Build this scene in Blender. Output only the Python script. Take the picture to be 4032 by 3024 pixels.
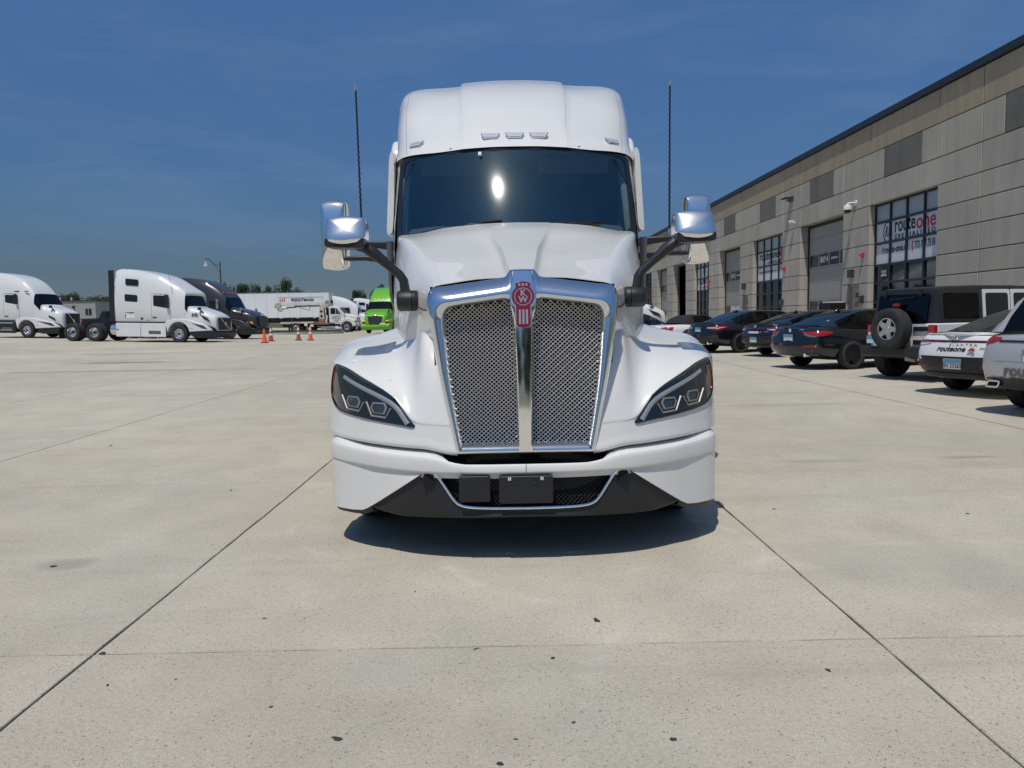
import bpy, bmesh, math, random
from mathutils import Vector, Matrix, Euler
R = math.radians
SC = bpy.context.scene
COL = SC.collection
for o in list(bpy.data.objects):
    bpy.data.objects.remove(o, do_unlink=True)
random.seed(7)

# ------------------------------------------------------------------ camera
cd = bpy.data.cameras.new('camera')
cam = bpy.data.objects.new('camera', cd)
COL.objects.link(cam)
cd.sensor_fit = 'HORIZONTAL'
cd.sensor_width = 36.0
cd.lens = 27.04
cd.clip_start = 0.05
cd.clip_end = 6000
_y, _p, _r = R(.34), R(-4.78), R(1.03)
_f = Vector((math.sin(_y)*math.cos(_p), math.cos(_y)*math.cos(_p), math.sin(_p)))
_r0 = Vector((math.cos(_y), -math.sin(_y), 0))
_u0 = _r0.cross(_f)
_rr = math.cos(_r)*_r0 - math.sin(_r)*_u0
_uu = _rr.cross(_f)
cam.matrix_world = Matrix(((_rr.x, _uu.x, -_f.x, 0), (_rr.y, _uu.y, -_f.y, 0), (_rr.z, _uu.z, -_f.z, 1.4), (0, 0, 0, 1)))
SC.camera = cam

# ------------------------------------------------------------------ sky and sun
SUN = Vector((0.15, 0.42, -1.0)).normalized()          # direction the light travels
sun_el = math.asin(-SUN.z)
sun_az = math.atan2(-SUN.x, -SUN.y)                     # from +Y towards +X
w = bpy.data.worlds.new('World')
SC.world = w
w.use_nodes = True
nt = w.node_tree
nt.nodes.clear()
def N(tree, t, **k):
    n = tree.nodes.new(t)
    for a, b in k.items():
        setattr(n, a, b)
    return n
sky = N(nt, 'ShaderNodeTexSky', sky_type='NISHITA', sun_disc=False)
sky.sun_elevation = sun_el
sky.sun_rotation = sun_az
sky.altitude = 200
sky.air_density = 1.0
sky.dust_density = 0.4
sky.ozone_density = 2.0
tc = N(nt, 'ShaderNodeTexCoord')
sp = N(nt, 'ShaderNodeSeparateXYZ')
nt.links.new(tc.outputs['Generated'], sp.inputs[0])
ramp = N(nt, 'ShaderNodeValToRGB')
e = ramp.color_ramp.elements
e[0].position = 0.0; e[0].color = (.215, .255, .365, 1)
e[1].position = 1.0; e[1].color = (1.15, 1.15, 1.15, 1)
for p, c in ((.06, (.215, .27, .36)), (.18, (.30, .435, .60)), (.38, (.46, .67, .88)), (.62, (.80, .94, 1.05))):
    n_ = e.new(p); n_.color = (*c, 1)
nt.links.new(sp.outputs['Z'], ramp.inputs['Fac'])
mul = N(nt, 'ShaderNodeMix', data_type='RGBA', blend_type='MULTIPLY')
mul.inputs['Factor'].default_value = 1
nt.links.new(sky.outputs[0], mul.inputs['A'])
nt.links.new(ramp.outputs[0], mul.inputs['B'])
# thin high cirrus
mp = N(nt, 'ShaderNodeMapping')
mp.inputs['Scale'].default_value = (1.2, 2.2, 6.5)
mp.inputs['Rotation'].default_value = (0, .12, .5)
nt.links.new(tc.outputs['Generated'], mp.inputs['Vector'])
nz = N(nt, 'ShaderNodeTexNoise')
nz.inputs['Scale'].default_value = 2.2
nz.inputs['Detail'].default_value = 7
nz.inputs['Roughness'].default_value = .62
nz.inputs['Distortion'].default_value = .6
nt.links.new(mp.outputs[0], nz.inputs['Vector'])
cr = N(nt, 'ShaderNodeMapRange')
cr.inputs['From Min'].default_value = .48; cr.inputs['From Max'].default_value = .82
cr.inputs['To Min'].default_value = 0; cr.inputs['To Max'].default_value = .085
nt.links.new(nz.outputs[0], cr.inputs['Value'])
cl = N(nt, 'ShaderNodeMix', data_type='RGBA')
nt.links.new(cr.outputs[0], cl.inputs['Factor'])
nt.links.new(mul.outputs['Result'], cl.inputs['A'])
cl.inputs['B'].default_value = (5.0, 5.6, 6.4, 1)
bg = N(nt, 'ShaderNodeBackground')
bg.inputs['Strength'].default_value = .10
nt.links.new(cl.outputs['Result'], bg.inputs['Color'])
wo = N(nt, 'ShaderNodeOutputWorld')
nt.links.new(bg.outputs[0], wo.inputs[0])

sd = bpy.data.lights.new('sun', 'SUN')
sd.energy = 3.2
sd.angle = R(.53)
sd.color = (1.0, .95, .87)
sun = bpy.data.objects.new('sun', sd)
COL.objects.link(sun)
sun.rotation_euler = SUN.to_track_quat('-Z', 'Y').to_euler()
sun.location = (-10, -20, 50)
vs = SC.view_settings
vs.view_transform = 'Standard'
vs.look = 'None'
vs.exposure = 0.0
vs.gamma = 1.0
vs.use_curve_mapping = False

# ------------------------------------------------------------------ materials
MATS = {}
def mat(name, col, rough=.5, metal=0., coat=0., spec=.5, vary=0., vscale=3., bump=0., bscale=60., emit=None, estr=1., pos=False, rvary=0., trans=None):
    if name in MATS:
        return MATS[name]
    m = bpy.data.materials.new(name)
    m.use_nodes = True
    t = m.node_tree
    b = t.nodes['Principled BSDF']
    b.inputs['Base Color'].default_value = (*col, 1)
    b.inputs['Roughness'].default_value = rough
    b.inputs['Metallic'].default_value = metal
    b.inputs['Coat Weight'].default_value = coat
    b.inputs['Coat Roughness'].default_value = .03
    b.inputs['Specular IOR Level'].default_value = spec
    if emit:
        b.inputs['Emission Color'].default_value = (*emit, 1)
        b.inputs['Emission Strength'].default_value = estr
    vec = None
    if vary or bump or rvary:
        if pos:
            g = N(t, 'ShaderNodeNewGeometry'); vec = g.outputs['Position']
        else:
            g = N(t, 'ShaderNodeTexCoord'); vec = g.outputs['Object']
    if vary or rvary:
        nz = N(t, 'ShaderNodeTexNoise')
        nz.inputs['Scale'].default_value = vscale
        nz.inputs['Detail'].default_value = 6
        nz.inputs['Roughness'].default_value = .6
        t.links.new(vec, nz.inputs['Vector'])
        if vary:
            mr = N(t, 'ShaderNodeMapRange')
            mr.inputs['From Min'].default_value = .3; mr.inputs['From Max'].default_value = .7
            mr.inputs['To Min'].default_value = 1-vary; mr.inputs['To Max'].default_value = 1+vary
            t.links.new(nz.outputs[0], mr.inputs['Value'])
            mx = N(t, 'ShaderNodeMix', data_type='RGBA', blend_type='MULTIPLY')
            mx.inputs['Factor'].default_value = 1
            mx.inputs['A'].default_value = (*col, 1)
            t.links.new(mr.outputs[0], mx.inputs['B'])
            t.links.new(mx.outputs['Result'], b.inputs['Base Color'])
        if rvary:
            mr = N(t, 'ShaderNodeMapRange')
            mr.inputs['From Min'].default_value = .3; mr.inputs['From Max'].default_value = .7
            mr.inputs['To Min'].default_value = max(0, rough-rvary); mr.inputs['To Max'].default_value = rough+rvary
            t.links.new(nz.outputs[0], mr.inputs['Value'])
            t.links.new(mr.outputs[0], b.inputs['Roughness'])
    if bump:
        nz2 = N(t, 'ShaderNodeTexNoise')
        nz2.inputs['Scale'].default_value = bscale
        nz2.inputs['Detail'].default_value = 4
        t.links.new(vec, nz2.inputs['Vector'])
        bp = N(t, 'ShaderNodeBump')
        bp.inputs['Strength'].default_value = bump
        bp.inputs['Distance'].default_value = .01
        t.links.new(nz2.outputs[0], bp.inputs['Height'])
        t.links.new(bp.outputs[0], b.inputs['Normal'])
    MATS[name] = m
    return m

def glass_mat(name, tint, refl=(1, 1, 1), rough=.02, ior=1.5):
    if name in MATS:
        return MATS[name]
    m = bpy.data.materials.new(name)
    m.use_nodes = True
    t = m.node_tree
    t.nodes.clear()
    tr = N(t, 'ShaderNodeBsdfTransparent'); tr.inputs[0].default_value = (*tint, 1)
    gl = N(t, 'ShaderNodeBsdfGlossy'); gl.inputs['Color'].default_value = (*refl, 1); gl.inputs['Roughness'].default_value = rough
    lw = N(t, 'ShaderNodeLayerWeight'); lw.inputs['Blend'].default_value = .5
    pw = N(t, 'ShaderNodeMath', operation='POWER'); t.links.new(lw.outputs['Facing'], pw.inputs[0]); pw.inputs[1].default_value = 5
    f0 = ((ior-1)/(ior+1))**2
    fr = N(t, 'ShaderNodeMath', operation='MULTIPLY_ADD'); t.links.new(pw.outputs[0], fr.inputs[0]); fr.inputs[1].default_value = 1-f0; fr.inputs[2].default_value = f0
    mx = N(t, 'ShaderNodeMixShader')
    t.links.new(fr.outputs[0], mx.inputs[0])
    t.links.new(tr.outputs[0], mx.inputs[1])
    t.links.new(gl.outputs[0], mx.inputs[2])
    o = N(t, 'ShaderNodeOutputMaterial')
    t.links.new(mx.outputs[0], o.inputs[0])
    MATS[name] = m
    return m

WHITE = mat('white_paint', (.705, .70, .675), .30, coat=.7, vary=.02, vscale=1.6)
def road_specks(m):
    t = m.node_tree; b = t.nodes['Principled BSDF']; L = t.links.new
    src = b.inputs['Base Color'].links[0].from_socket
    tc_ = N(t, 'ShaderNodeTexCoord')
    vo = N(t, 'ShaderNodeTexVoronoi'); vo.inputs['Scale'].default_value = 26; L(tc_.outputs['Object'], vo.inputs['Vector'])
    sx = N(t, 'ShaderNodeSeparateColor'); L(vo.outputs['Color'], sx.inputs[0])
    a = N(t, 'ShaderNodeMath', operation='LESS_THAN'); L(sx.outputs[0], a.inputs[0]); a.inputs[1].default_value = .035
    th = N(t, 'ShaderNodeMath', operation='MULTIPLY'); L(sx.outputs[1], th.inputs[0]); th.inputs[1].default_value = .12
    d = N(t, 'ShaderNodeMath', operation='LESS_THAN'); L(vo.outputs['Distance'], d.inputs[0]); L(th.outputs[0], d.inputs[1])
    f = N(t, 'ShaderNodeMath', operation='MULTIPLY'); L(a.outputs[0], f.inputs[0]); L(d.outputs[0], f.inputs[1])
    mx = N(t, 'ShaderNodeMix', data_type='RGBA'); L(f.outputs[0], mx.inputs['Factor']); L(src, mx.inputs['A']); mx.inputs['B'].default_value = (.16, .15, .14, 1)
    L(mx.outputs['Result'], b.inputs['Base Color'])
road_specks(WHITE)
CHROME = mat('chrome', (.93, .91, .88), .06, 1.0, rvary=.03, vscale=5)
CHROME_S = mat('chrome_satin', (.92, .90, .88), .24, 1.0)
BLKPL = mat('black_plastic', (.012, .014, .017), .46, vary=.15, vscale=8, bump=.12, bscale=420)
BLKGL = mat('black_gloss', (.010, .012, .015), .12, coat=.5)
BLACK = mat('matte_black', (.006, .006, .007), .9)
RUBBER = mat('tyre_rubber', (.022, .022, .023), .78, vary=.25, vscale=9, bump=.2, bscale=120)
ALU = mat('polished_aluminium', (.74, .74, .75), .24, 1.0)
GREYPL = mat('grey_plastic', (.10, .105, .11), .55)
GLASS = glass_mat('tinted_glass', (.10, .13, .14))
RED = mat('red_lens', (.32, .012, .018), .15, coat=.6)
REDP = mat('red_print', (.45, .03, .05), .4)
AMBER = mat('amber_lens', (.75, .16, .02), .2, coat=.5)
CLEAR = mat('clear_lens', (.62, .65, .68), .12, .25, coat=.6)
INTER = mat('cab_trim', (.13, .135, .135), .8)

# ------------------------------------------------------------------ mesh helpers
class MB:
    def __init__(s):
        s.v = []; s.f = []
    def pts(s, ps):
        i = len(s.v); s.v.extend([tuple(p) for p in ps]); return i
    def quad(s, a, b, c, d):
        i = s.pts((a, b, c, d)); s.f.append((i, i+1, i+2, i+3)); return s
    def poly(s, ps):
        i = s.pts(ps); s.f.append(tuple(range(i, i+len(ps)))); return s
    def box(s, x0, x1, y0, y1, z0, z1):
        i = s.pts(((x0, y0, z0), (x1, y0, z0), (x1, y1, z0), (x0, y1, z0), (x0, y0, z1), (x1, y0, z1), (x1, y1, z1), (x0, y1, z1)))
        for q in ((0, 3, 2, 1), (4, 5, 6, 7), (0, 1, 5, 4), (1, 2, 6, 5), (2, 3, 7, 6), (3, 0, 4, 7)):
            s.f.append(tuple(i+k for k in q))
        return s
    def cbox(s, c, d):
        return s.box(c[0]-d[0]/2, c[0]+d[0]/2, c[1]-d[1]/2, c[1]+d[1]/2, c[2]-d[2]/2, c[2]+d[2]/2)
    def grid(s, rows, closed=False, flip=False):
        n = len(rows[0])
        i = len(s.v)
        for r in rows:
            s.v.extend([tuple(p) for p in r])
        for a in range(len(rows)-1):
            for b in range(n if closed else n-1):
                c = (b+1) % n
                q = (i+a*n+b, i+a*n+c, i+(a+1)*n+c, i+(a+1)*n+b)
                s.f.append(q[::-1] if flip else q)
        return s
    def prism(s, poly, axis, a, b):
        """extrude a 2-D polygon along axis ('x': poly=(y,z), 'y': (x,z), 'z': (x,y))"""
        def P(p, t):
            return {'x': (t, p[0], p[1]), 'y': (p[0], t, p[1]), 'z': (p[0], p[1], t)}[axis]
        n = len(poly)
        i = s.pts([P(p, a) for p in poly] + [P(p, b) for p in poly])
        s.f.append(tuple(i+k for k in range(n)))
        s.f.append(tuple(i+n+k for k in reversed(range(n))))
        for k in range(n):
            j = (k+1) % n
            s.f.append((i+k, i+n+k, i+n+j, i+j))
        return s
    def tube(s, path, r, seg=8, cap=True):
        path = [Vector(p) for p in path]
        n = len(path)
        rad = r if isinstance(r, (list, tuple)) else [r]*n
        rows = []
        up = None
        for k in range(n):
            t = (path[min(k+1, n-1)]-path[max(k-1, 0)]).normalized()
            if up is None:
                up = Vector((0, 0, 1)) if abs(t.z) < .9 else Vector((1, 0, 0))
            a = t.cross(up)
            if a.length < 1e-5:
                a = t.cross(Vector((0, 1, 0)))
            a.normalize(); b = a.cross(t).normalized(); up = b
            rows.append([path[k]+(a*math.cos(2*math.pi*j/seg)+b*math.sin(2*math.pi*j/seg))*rad[k] for j in range(seg)])
        i = len(s.v)
        s.grid(rows, closed=True)
        if cap:
            s.f.append(tuple(i+j for j in reversed(range(seg))))
            s.f.append(tuple(i+(n-1)*seg+j for j in range(seg)))
        return s
    def lathe(s, prof, axis='z', seg=24, c=(0, 0, 0)):
        """prof: (radius, height) pairs"""
        rows = []
        for r, h in prof:
            row = []
            for j in range(seg):
                a = 2*math.pi*j/seg
                p, q = r*math.cos(a), r*math.sin(a)
                v = {'z': (p, q, h), 'x': (h, p, q), 'y': (q, h, p)}[axis]
                row.append((v[0]+c[0], v[1]+c[1], v[2]+c[2]))
            rows.append(row)
        return s.grid(rows, closed=True)
    def xf(s, m):
        s.v = [tuple(m @ Vector(p)) for p in s.v]; return s
    def mirror(s):
        """add a copy mirrored in x"""
        n = len(s.v)
        s.v += [(-p[0], p[1], p[2]) for p in s.v]
        s.f += [tuple(n+k for k in reversed(f)) for f in s.f]
        return s
    def mesh(s, name, m, smooth=True, ang=38, weld=False, normals=True):
        me = bpy.data.meshes.new(name)
        me.from_pydata(s.v, [], s.f)
        bm = bmesh.new(); bm.from_mesh(me)
        if weld:
            bmesh.ops.remove_doubles(bm, verts=bm.verts, dist=1e-4)
        if normals:
            bmesh.ops.recalc_face_normals(bm, faces=bm.faces)
        bm.to_mesh(me); bm.free()
        for mm in (m if isinstance(m, (list, tuple)) else [m]):
            me.materials.append(mm)
        if smooth:
            me.polygons.foreach_set('use_smooth', [True]*len(me.polygons))
            me.set_sharp_from_angle(angle=R(ang))
        me.update()
        return me
    def build(s, name, m, parent=None, smooth=True, ang=38, weld=False, bevel=0, bseg=2, sub=0, loc=None, normals=True, solid=0):
        me = s.mesh(name, m, smooth, ang, weld or bevel > 0 or sub > 0, normals)
        o = bpy.data.objects.new(name, me)
        COL.objects.link(o)
        if parent:
            o.parent = parent
        if loc:
            o.location = loc
        if solid:
            md = o.modifiers.new('solid', 'SOLIDIFY'); md.thickness = solid; md.offset = -1
        if sub:
            md = o.modifiers.new('sub', 'SUBSURF'); md.levels = sub; md.render_levels = sub
        if bevel:
            md = o.modifiers.new('bevel', 'BEVEL'); md.width = bevel; md.segments = bseg; md.limit_method = 'ANGLE'; md.angle_limit = R(40)
        return o

def tag(o, label=None, cat=None, group=None, kind=None):
    if label: o['label'] = label
    if cat: o['category'] = cat
    if group: o['group'] = group
    if kind: o['kind'] = kind
    return o
def thing(name, label, cat, loc=(0, 0, 0), rz=0, group=None):
    o = bpy.data.objects.new(name, None)
    COL.objects.link(o)
    o.empty_display_size = .3
    o.location = loc
    o.rotation_euler = (0, 0, rz)
    return tag(o, label, cat, group)
def copy_tree(o, parent=None):
    c = o.copy(); COL.objects.link(c); c.parent = parent
    for ch in list(o.children):
        copy_tree(ch, c)
    return c
def part(me, name, parent, loc=(0, 0, 0), rot=(0, 0, 0), sc=(1, 1, 1)):
    o = bpy.data.objects.new(name, me)
    COL.objects.link(o); o.parent = parent
    o.location = loc; o.rotation_euler = rot; o.scale = sc
    return o
def cr1(P, n):
    """Catmull-Rom through a list of tuples, n steps per span"""
    P = [tuple(p) for p in P]
    out = []
    m = len(P)
    for i in range(m-1):
        p0 = P[i-1] if i else tuple(2*a-b for a, b in zip(P[0], P[1]))
        p1, p2 = P[i], P[i+1]
        p3 = P[i+2] if i+2 < m else tuple(2*a-b for a, b in zip(P[-1], P[-2]))
        for k in range(n):
            t = k/n
            out.append(tuple(.5*((2*b)+(-a+c)*t+(2*a-5*b+4*c-d)*t*t+(-a+3*b-3*c+d)*t**3) for a, b, c, d in zip(p0, p1, p2, p3)))
    out.append(P[-1])
    return out
def lin(P, n):
    out = []
    for a, b in zip(P, P[1:]):
        for k in range(n):
            t = k/n
            out.append(tuple(x+(y-x)*t for x, y in zip(a, b)))
    out.append(tuple(P[-1]))
    return out
def surf(rows, nu, nv, across=cr1, along=cr1):
    rr = [across(r, nv) for r in rows]
    cols = [along([r[j] for r in rr], nu) for j in range(len(rr[0]))]
    return [[c[i] for c in cols] for i in range(len(cols[0]))]
def interp(tbl, x):
    if x <= tbl[0][0]: return tbl[0][1]
    for (a, b), (c, d) in zip(tbl, tbl[1:]):
        if x <= c:
            t = (x-a)/(c-a); return b+(d-b)*t
    return tbl[-1][1]
def rrect(x0, x1, z0, z1, r, n=4):
    out = []
    for cx, cz, a0 in ((x1-r, z1-r, 0), (x0+r, z1-r, 90), (x0+r, z0+r, 180), (x1-r, z0+r, 270)):
        for k in range(n+1):
            a = R(a0+90*k/n); out.append((cx+r*math.cos(a), cz+r*math.sin(a)))
    return out
def rpoly(P, r, n=4):
    """round the corners of a polygon"""
    out = []
    m = len(P)
    for i in range(m):
        a, b, c = Vector(P[i-1]), Vector(P[i]), Vector(P[(i+1) % m])
        u, v = (a-b), (c-b)
        rr = min(r, u.length*.45, v.length*.45)
        p, q = b+u.normalized()*rr, b+v.normalized()*rr
        for k in range(n+1):
            t = k/n
            out.append(tuple(p*(1-t)**2+b*2*t*(1-t)+q*t*t))
    return out
def text_mesh(name, s, size, depth=.002, bold=0., space=1., shear=0., align='CENTER'):
    cu = bpy.data.curves.new(name, 'FONT')
    cu.body = s; cu.size = size; cu.extrude = depth; cu.offset = bold
    cu.space_character = space; cu.shear = shear
    cu.align_x = align; cu.align_y = 'CENTER'
    cu.resolution_u = 3
    o = bpy.data.objects.new(name, cu)
    COL.objects.link(o)
    dg = bpy.context.evaluated_depsgraph_get()
    me = bpy.data.meshes.new_from_object(o.evaluated_get(dg))
    bpy.data.objects.remove(o, do_unlink=True)
    me.name = name
    return me
def text(name, s, size, m, parent, loc, rot=(0, 0, 0), depth=.002, bold=0., space=1., shear=0., align='CENTER', sc=(1, 1, 1)):
    me = text_mesh(name, s, size, depth, bold, space, shear, align)
    me.materials.clear(); me.materials.append(m)
    return part(me, name, parent, loc, rot, sc)
def gz(x, y):
    """height of the yard: it climbs gently away from the camera"""
    t = min(1, max(0, (4-x)/16)); wgt = .5+.5*t*t*(3-2*t)
    return .0125*min(max(y-6, 0), 36)*wgt + .026*max(0, min(-x, 60)-18)

# ================================================================== GROUND
def concrete_mat():
    m = bpy.data.materials.new('yard_concrete')
    m.use_nodes = True
    t = m.node_tree
    b = t.nodes['Principled BSDF']
    g = N(t, 'ShaderNodeNewGeometry')
    L = t.links.new
    def noise(scale, det=5, rough=.6, vec=g.outputs['Position'], dist=0):
        n = N(t, 'ShaderNodeTexNoise')
        n.inputs['Scale'].default_value = scale; n.inputs['Detail'].default_value = det
        n.inputs['Roughness'].default_value = rough; n.inputs['Distortion'].default_value = dist
        L(vec, n.inputs['Vector']); return n.outputs[0]
    def rng(v, a, b_, c, d):
        n = N(t, 'ShaderNodeMapRange')
        for k, x in zip(('From Min', 'From Max', 'To Min', 'To Max'), (a, b_, c, d)):
            n.inputs[k].default_value = x
        L(v, n.inputs['Value']); return n.outputs[0]
    def mul(a, b_):
        n = N(t, 'ShaderNodeMath', operation='MULTIPLY'); L(a, n.inputs[0])
        if isinstance(b_, float): n.inputs[1].default_value = b_
        else: L(b_, n.inputs[1])
        return n.outputs[0]
    big = rng(noise(.22, 5, .6), .3, .7, .88, 1.10)
    mid = rng(noise(1.7, 5, .65), .3, .7, .91, 1.08)
    fine = rng(noise(52, 4, .75), .3, .7, .84, 1.14)
    grit = rng(noise(170, 2, .7), .3, .7, .74, 1.22)
    v = mul(mul(mul(big, mid), fine), grit)
    oi = N(t, 'ShaderNodeObjectInfo')
    v = mul(v, rng(oi.outputs['Random'], 0, 1, .965, 1.035))
    # dark pits and pale stones of the worn surface
    def specks(scale, thr, seedoff, keep):
        mp = N(t, 'ShaderNodeMapping'); mp.inputs['Location'].default_value = (seedoff, seedoff*.7, 0)
        L(g.outputs['Position'], mp.inputs['Vector'])
        vo = N(t, 'ShaderNodeTexVoronoi'); vo.inputs['Scale'].default_value = scale
        L(mp.outputs[0], vo.inputs['Vector'])
        sx = N(t, 'ShaderNodeSeparateColor'); L(vo.outputs['Color'], sx.inputs[0])
        sel = N(t, 'ShaderNodeMath', operation='LESS_THAN'); L(sx.outputs[0], sel.inputs[0]); sel.inputs[1].default_value = keep
        th = mul(sx.outputs[1], thr)
        ns = N(t, 'ShaderNodeMath', operation='LESS_THAN'); L(vo.outputs['Distance'], ns.inputs[0]); L(th, ns.inputs[1])
        return mul(sel.outputs[0], ns.outputs[0])
    dark = specks(85., .40, 0., .30)
    dark2 = specks(42., .26, 5., .09)
    base = N(t, 'ShaderNodeMix', data_type='RGBA', blend_type='MIX')
    L(rng(noise(.55, 4, .6), .35, .68, 0, 1), base.inputs['Factor'])
    base.inputs['A'].default_value = (.482, .434, .344, 1)
    base.inputs['B'].default_value = (.446, .420, .346, 1)
    mx = N(t, 'ShaderNodeMix', data_type='RGBA', blend_type='MULTIPLY'); mx.inputs['Factor'].default_value = 1
    L(base.outputs['Result'], mx.inputs['A']); L(v, mx.inputs['B'])
    cur = mx.outputs['Result']
    def over(cur, fac, col):
        n = N(t, 'ShaderNodeMix', data_type='RGBA'); L(fac, n.inputs['Factor']); L(cur, n.inputs['A']); n.inputs['B'].default_value = (*col, 1)
        return n.outputs['Result']
    cur = over(cur, mul(dark, .62), (.13, .12, .115))
    cur = over(cur, mul(dark2, .65), (.12, .11, .11))
    # pale curved tyre scuffs in front of the truck
    for cx_, cy_, r_, wd_ in ((.25, 5.1, 1.02, .035), (.55, 4.6, .95, .05), (-.6, 5.3, .9, .03), (2.6, 2.2, 2.4, .05)):
        di = N(t, 'ShaderNodeVectorMath', operation='DISTANCE'); L(g.outputs['Position'], di.inputs[0]); di.inputs[1].default_value = (cx_, cy_, 0)
        sb = N(t, 'ShaderNodeMath', operation='SUBTRACT'); L(di.outputs['Value'], sb.inputs[0]); sb.inputs[1].default_value = r_
        ab = N(t, 'ShaderNodeMath', operation='ABSOLUTE'); L(sb.outputs[0], ab.inputs[0])
        cur = over(cur, mul(rng(ab.outputs[0], 0, wd_, .42, 0), rng(mid, .97, 1.06, 0, 1)), (.58, .56, .50))
    # oil drips and tyre scuffs: patches with a shape of their own
    warp = N(t, 'ShaderNodeTexNoise'); warp.inputs['Scale'].default_value = 3.2; warp.inputs['Detail'].default_value = 4
    L(g.outputs['Position'], warp.inputs['Vector'])
    wsub = N(t, 'ShaderNodeVectorMath', operation='SUBTRACT'); L(warp.outputs['Color'], wsub.inputs[0]); wsub.inputs[1].default_value = (.5, .5, .5)
    def blot(x, y, rx, ry, fac, col):
        mp = N(t, 'ShaderNodeMapping'); mp.inputs['Location'].default_value = (-x/rx, -y/ry, 0); mp.inputs['Scale'].default_value = (1/rx, 1/ry, 0)
        L(g.outputs['Position'], mp.inputs['Vector'])
        ad = N(t, 'ShaderNodeVectorMath', operation='ADD'); L(mp.outputs[0], ad.inputs[0]); L(wsub.outputs[0], ad.inputs[1])
        le = N(t, 'ShaderNodeVectorMath', operation='LENGTH'); L(ad.outputs[0], le.inputs[0])
        return mul(rng(le.outputs['Value'], .55, 1.0, 1, 0), fac), col
    for x, y, rx, ry, f_, c_ in ((-2.63, 4.47, .20, .15, .55, (.24, .245, .22)), (-.52, 2.98, .22, .16, .35, (.36, .37, .33)), (1.95, 4.3, .45, .5, .28, (.30, .285, .25)),
                                 (-22.5, 27, 3.2, .5, .75, (.14, .14, .14)), (-15.5, 31, 2.6, .35, .6, (.16, .16, .16)), (-12.5, 25, 2.0, .6, .6, (.15, .15, .15)), (-11, 21.2, 4.5, .35, .55, (.2, .2, .19)),
                                 (-17.5, 22, 2.2, .3, .4, (.2, .2, .19)), (-7.0, 36, 1.7, .6, .45, (.2, .2, .2)), (3.0, 7.2, .5, .10, .4, (.25, .24, .23)), (4.4, 7.25, .35, .08, .5, (.2, .19, .19)), (4.3, 11.6, 1.0, .2, .35, (.25, .24, .22)),
                                 (-6.5, 14.5, 1.8, .18, .3, (.3, .29, .27)), (2.5, 3.9, .3, 1.4, .22, (.3, .28, .25))):
        fa, co = blot(x, y, rx, ry, f_, c_)
        cur = over(cur, fa, co)
    # long faint wheel tracks
    mp = N(t, 'ShaderNodeMapping'); mp.inputs['Scale'].default_value = (.28, 2.3, 1); mp.inputs['Rotation'].default_value = (0, 0, .12)
    L(g.outputs['Position'], mp.inputs['Vector'])
    tr = rng(noise(1.0, 5, .7, mp.outputs[0]), .58, .72, 0, .34)
    cur = over(cur, tr, (.27, .255, .235))
    L(cur, b.inputs['Base Color'])
    b.inputs['Roughness'].default_value = .86
    b.inputs['Specular IOR Level'].default_value = .28
    bp = N(t, 'ShaderNodeBump'); bp.inputs['Strength'].default_value = .35; bp.inputs['Distance'].default_value = .006
    h = N(t, 'ShaderNodeMath', operation='SUBTRACT'); L(mul(fine, grit), h.inputs[0]); L(mul(dark2, .8), h.inputs[1])
    L(h.outputs[0], bp.inputs['Height']); L(bp.outputs[0], b.inputs['Normal'])
    return m
CONC = concrete_mat()
JOINT = mat('joint_sealant', (.045, .040, .042), .8, vary=.4, vscale=14, pos=True)
GRASSM = mat('field_grass', (.075, .095, .035), .9, vary=.35, vscale=.35, pos=True)
KERBM = mat('kerb_concrete', (.36, .35, .32), .85, vary=.12, vscale=3, pos=True, bump=.2)

def sheet(name, xs, ys, dz, m):
    rows = [[(x, y, gz(x, y)+dz) for x in xs] for y in ys]
    return tag(MB().grid(rows).build(name, m, ang=80, normals=False), kind='structure')
xs = [-1800, -700, -300, -150, -100] + [-80+4*i for i in range(37)] + [80, 110, 200, 400, 900, 1800]
ys = [-1200, -500, -200, -90, -40, -20] + [-12+4*i for i in range(34)] + [130, 150, 200, 300, 500, 900, 1800, 3500]
sheet('ground', xs, ys, -.16, GRASSM)
xs = [-78+2*i for i in range(47)] + [15]
ys = [-60, -30, -14] + [-10+2*i for i in range(49)] + [92, 100, 112]
yard = sheet('concrete_yard', xs, ys, -.022, CONC)
XJ = [-26.3, -22.8, -19.3, -15.8, -12.3, -8.8, -5.3, -1.80, 1.567, 6.02, 9.6, 13.2]
GXW = {-5.3: .008, -1.80: .0066, 1.567: .0058, 6.02: .015, -8.8: .008, -12.3: .012}
YJ = [-7.3, -3.8, -.31] + [3.21+3.52*i for i in range(19)]
rj = random.Random(3)
def edge(a, b, n, amp):
    out = []
    for k in range(n):
        t = k/n
        j = amp*(rj.random()-.5) if k else 0
        d = Vector((b[0]-a[0], b[1]-a[1])); nrm = Vector((-d.y, d.x)).normalized()
        out.append((a[0]+d.x*t+nrm.x*j, a[1]+d.y*t+nrm.y*j))
    return out
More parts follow.
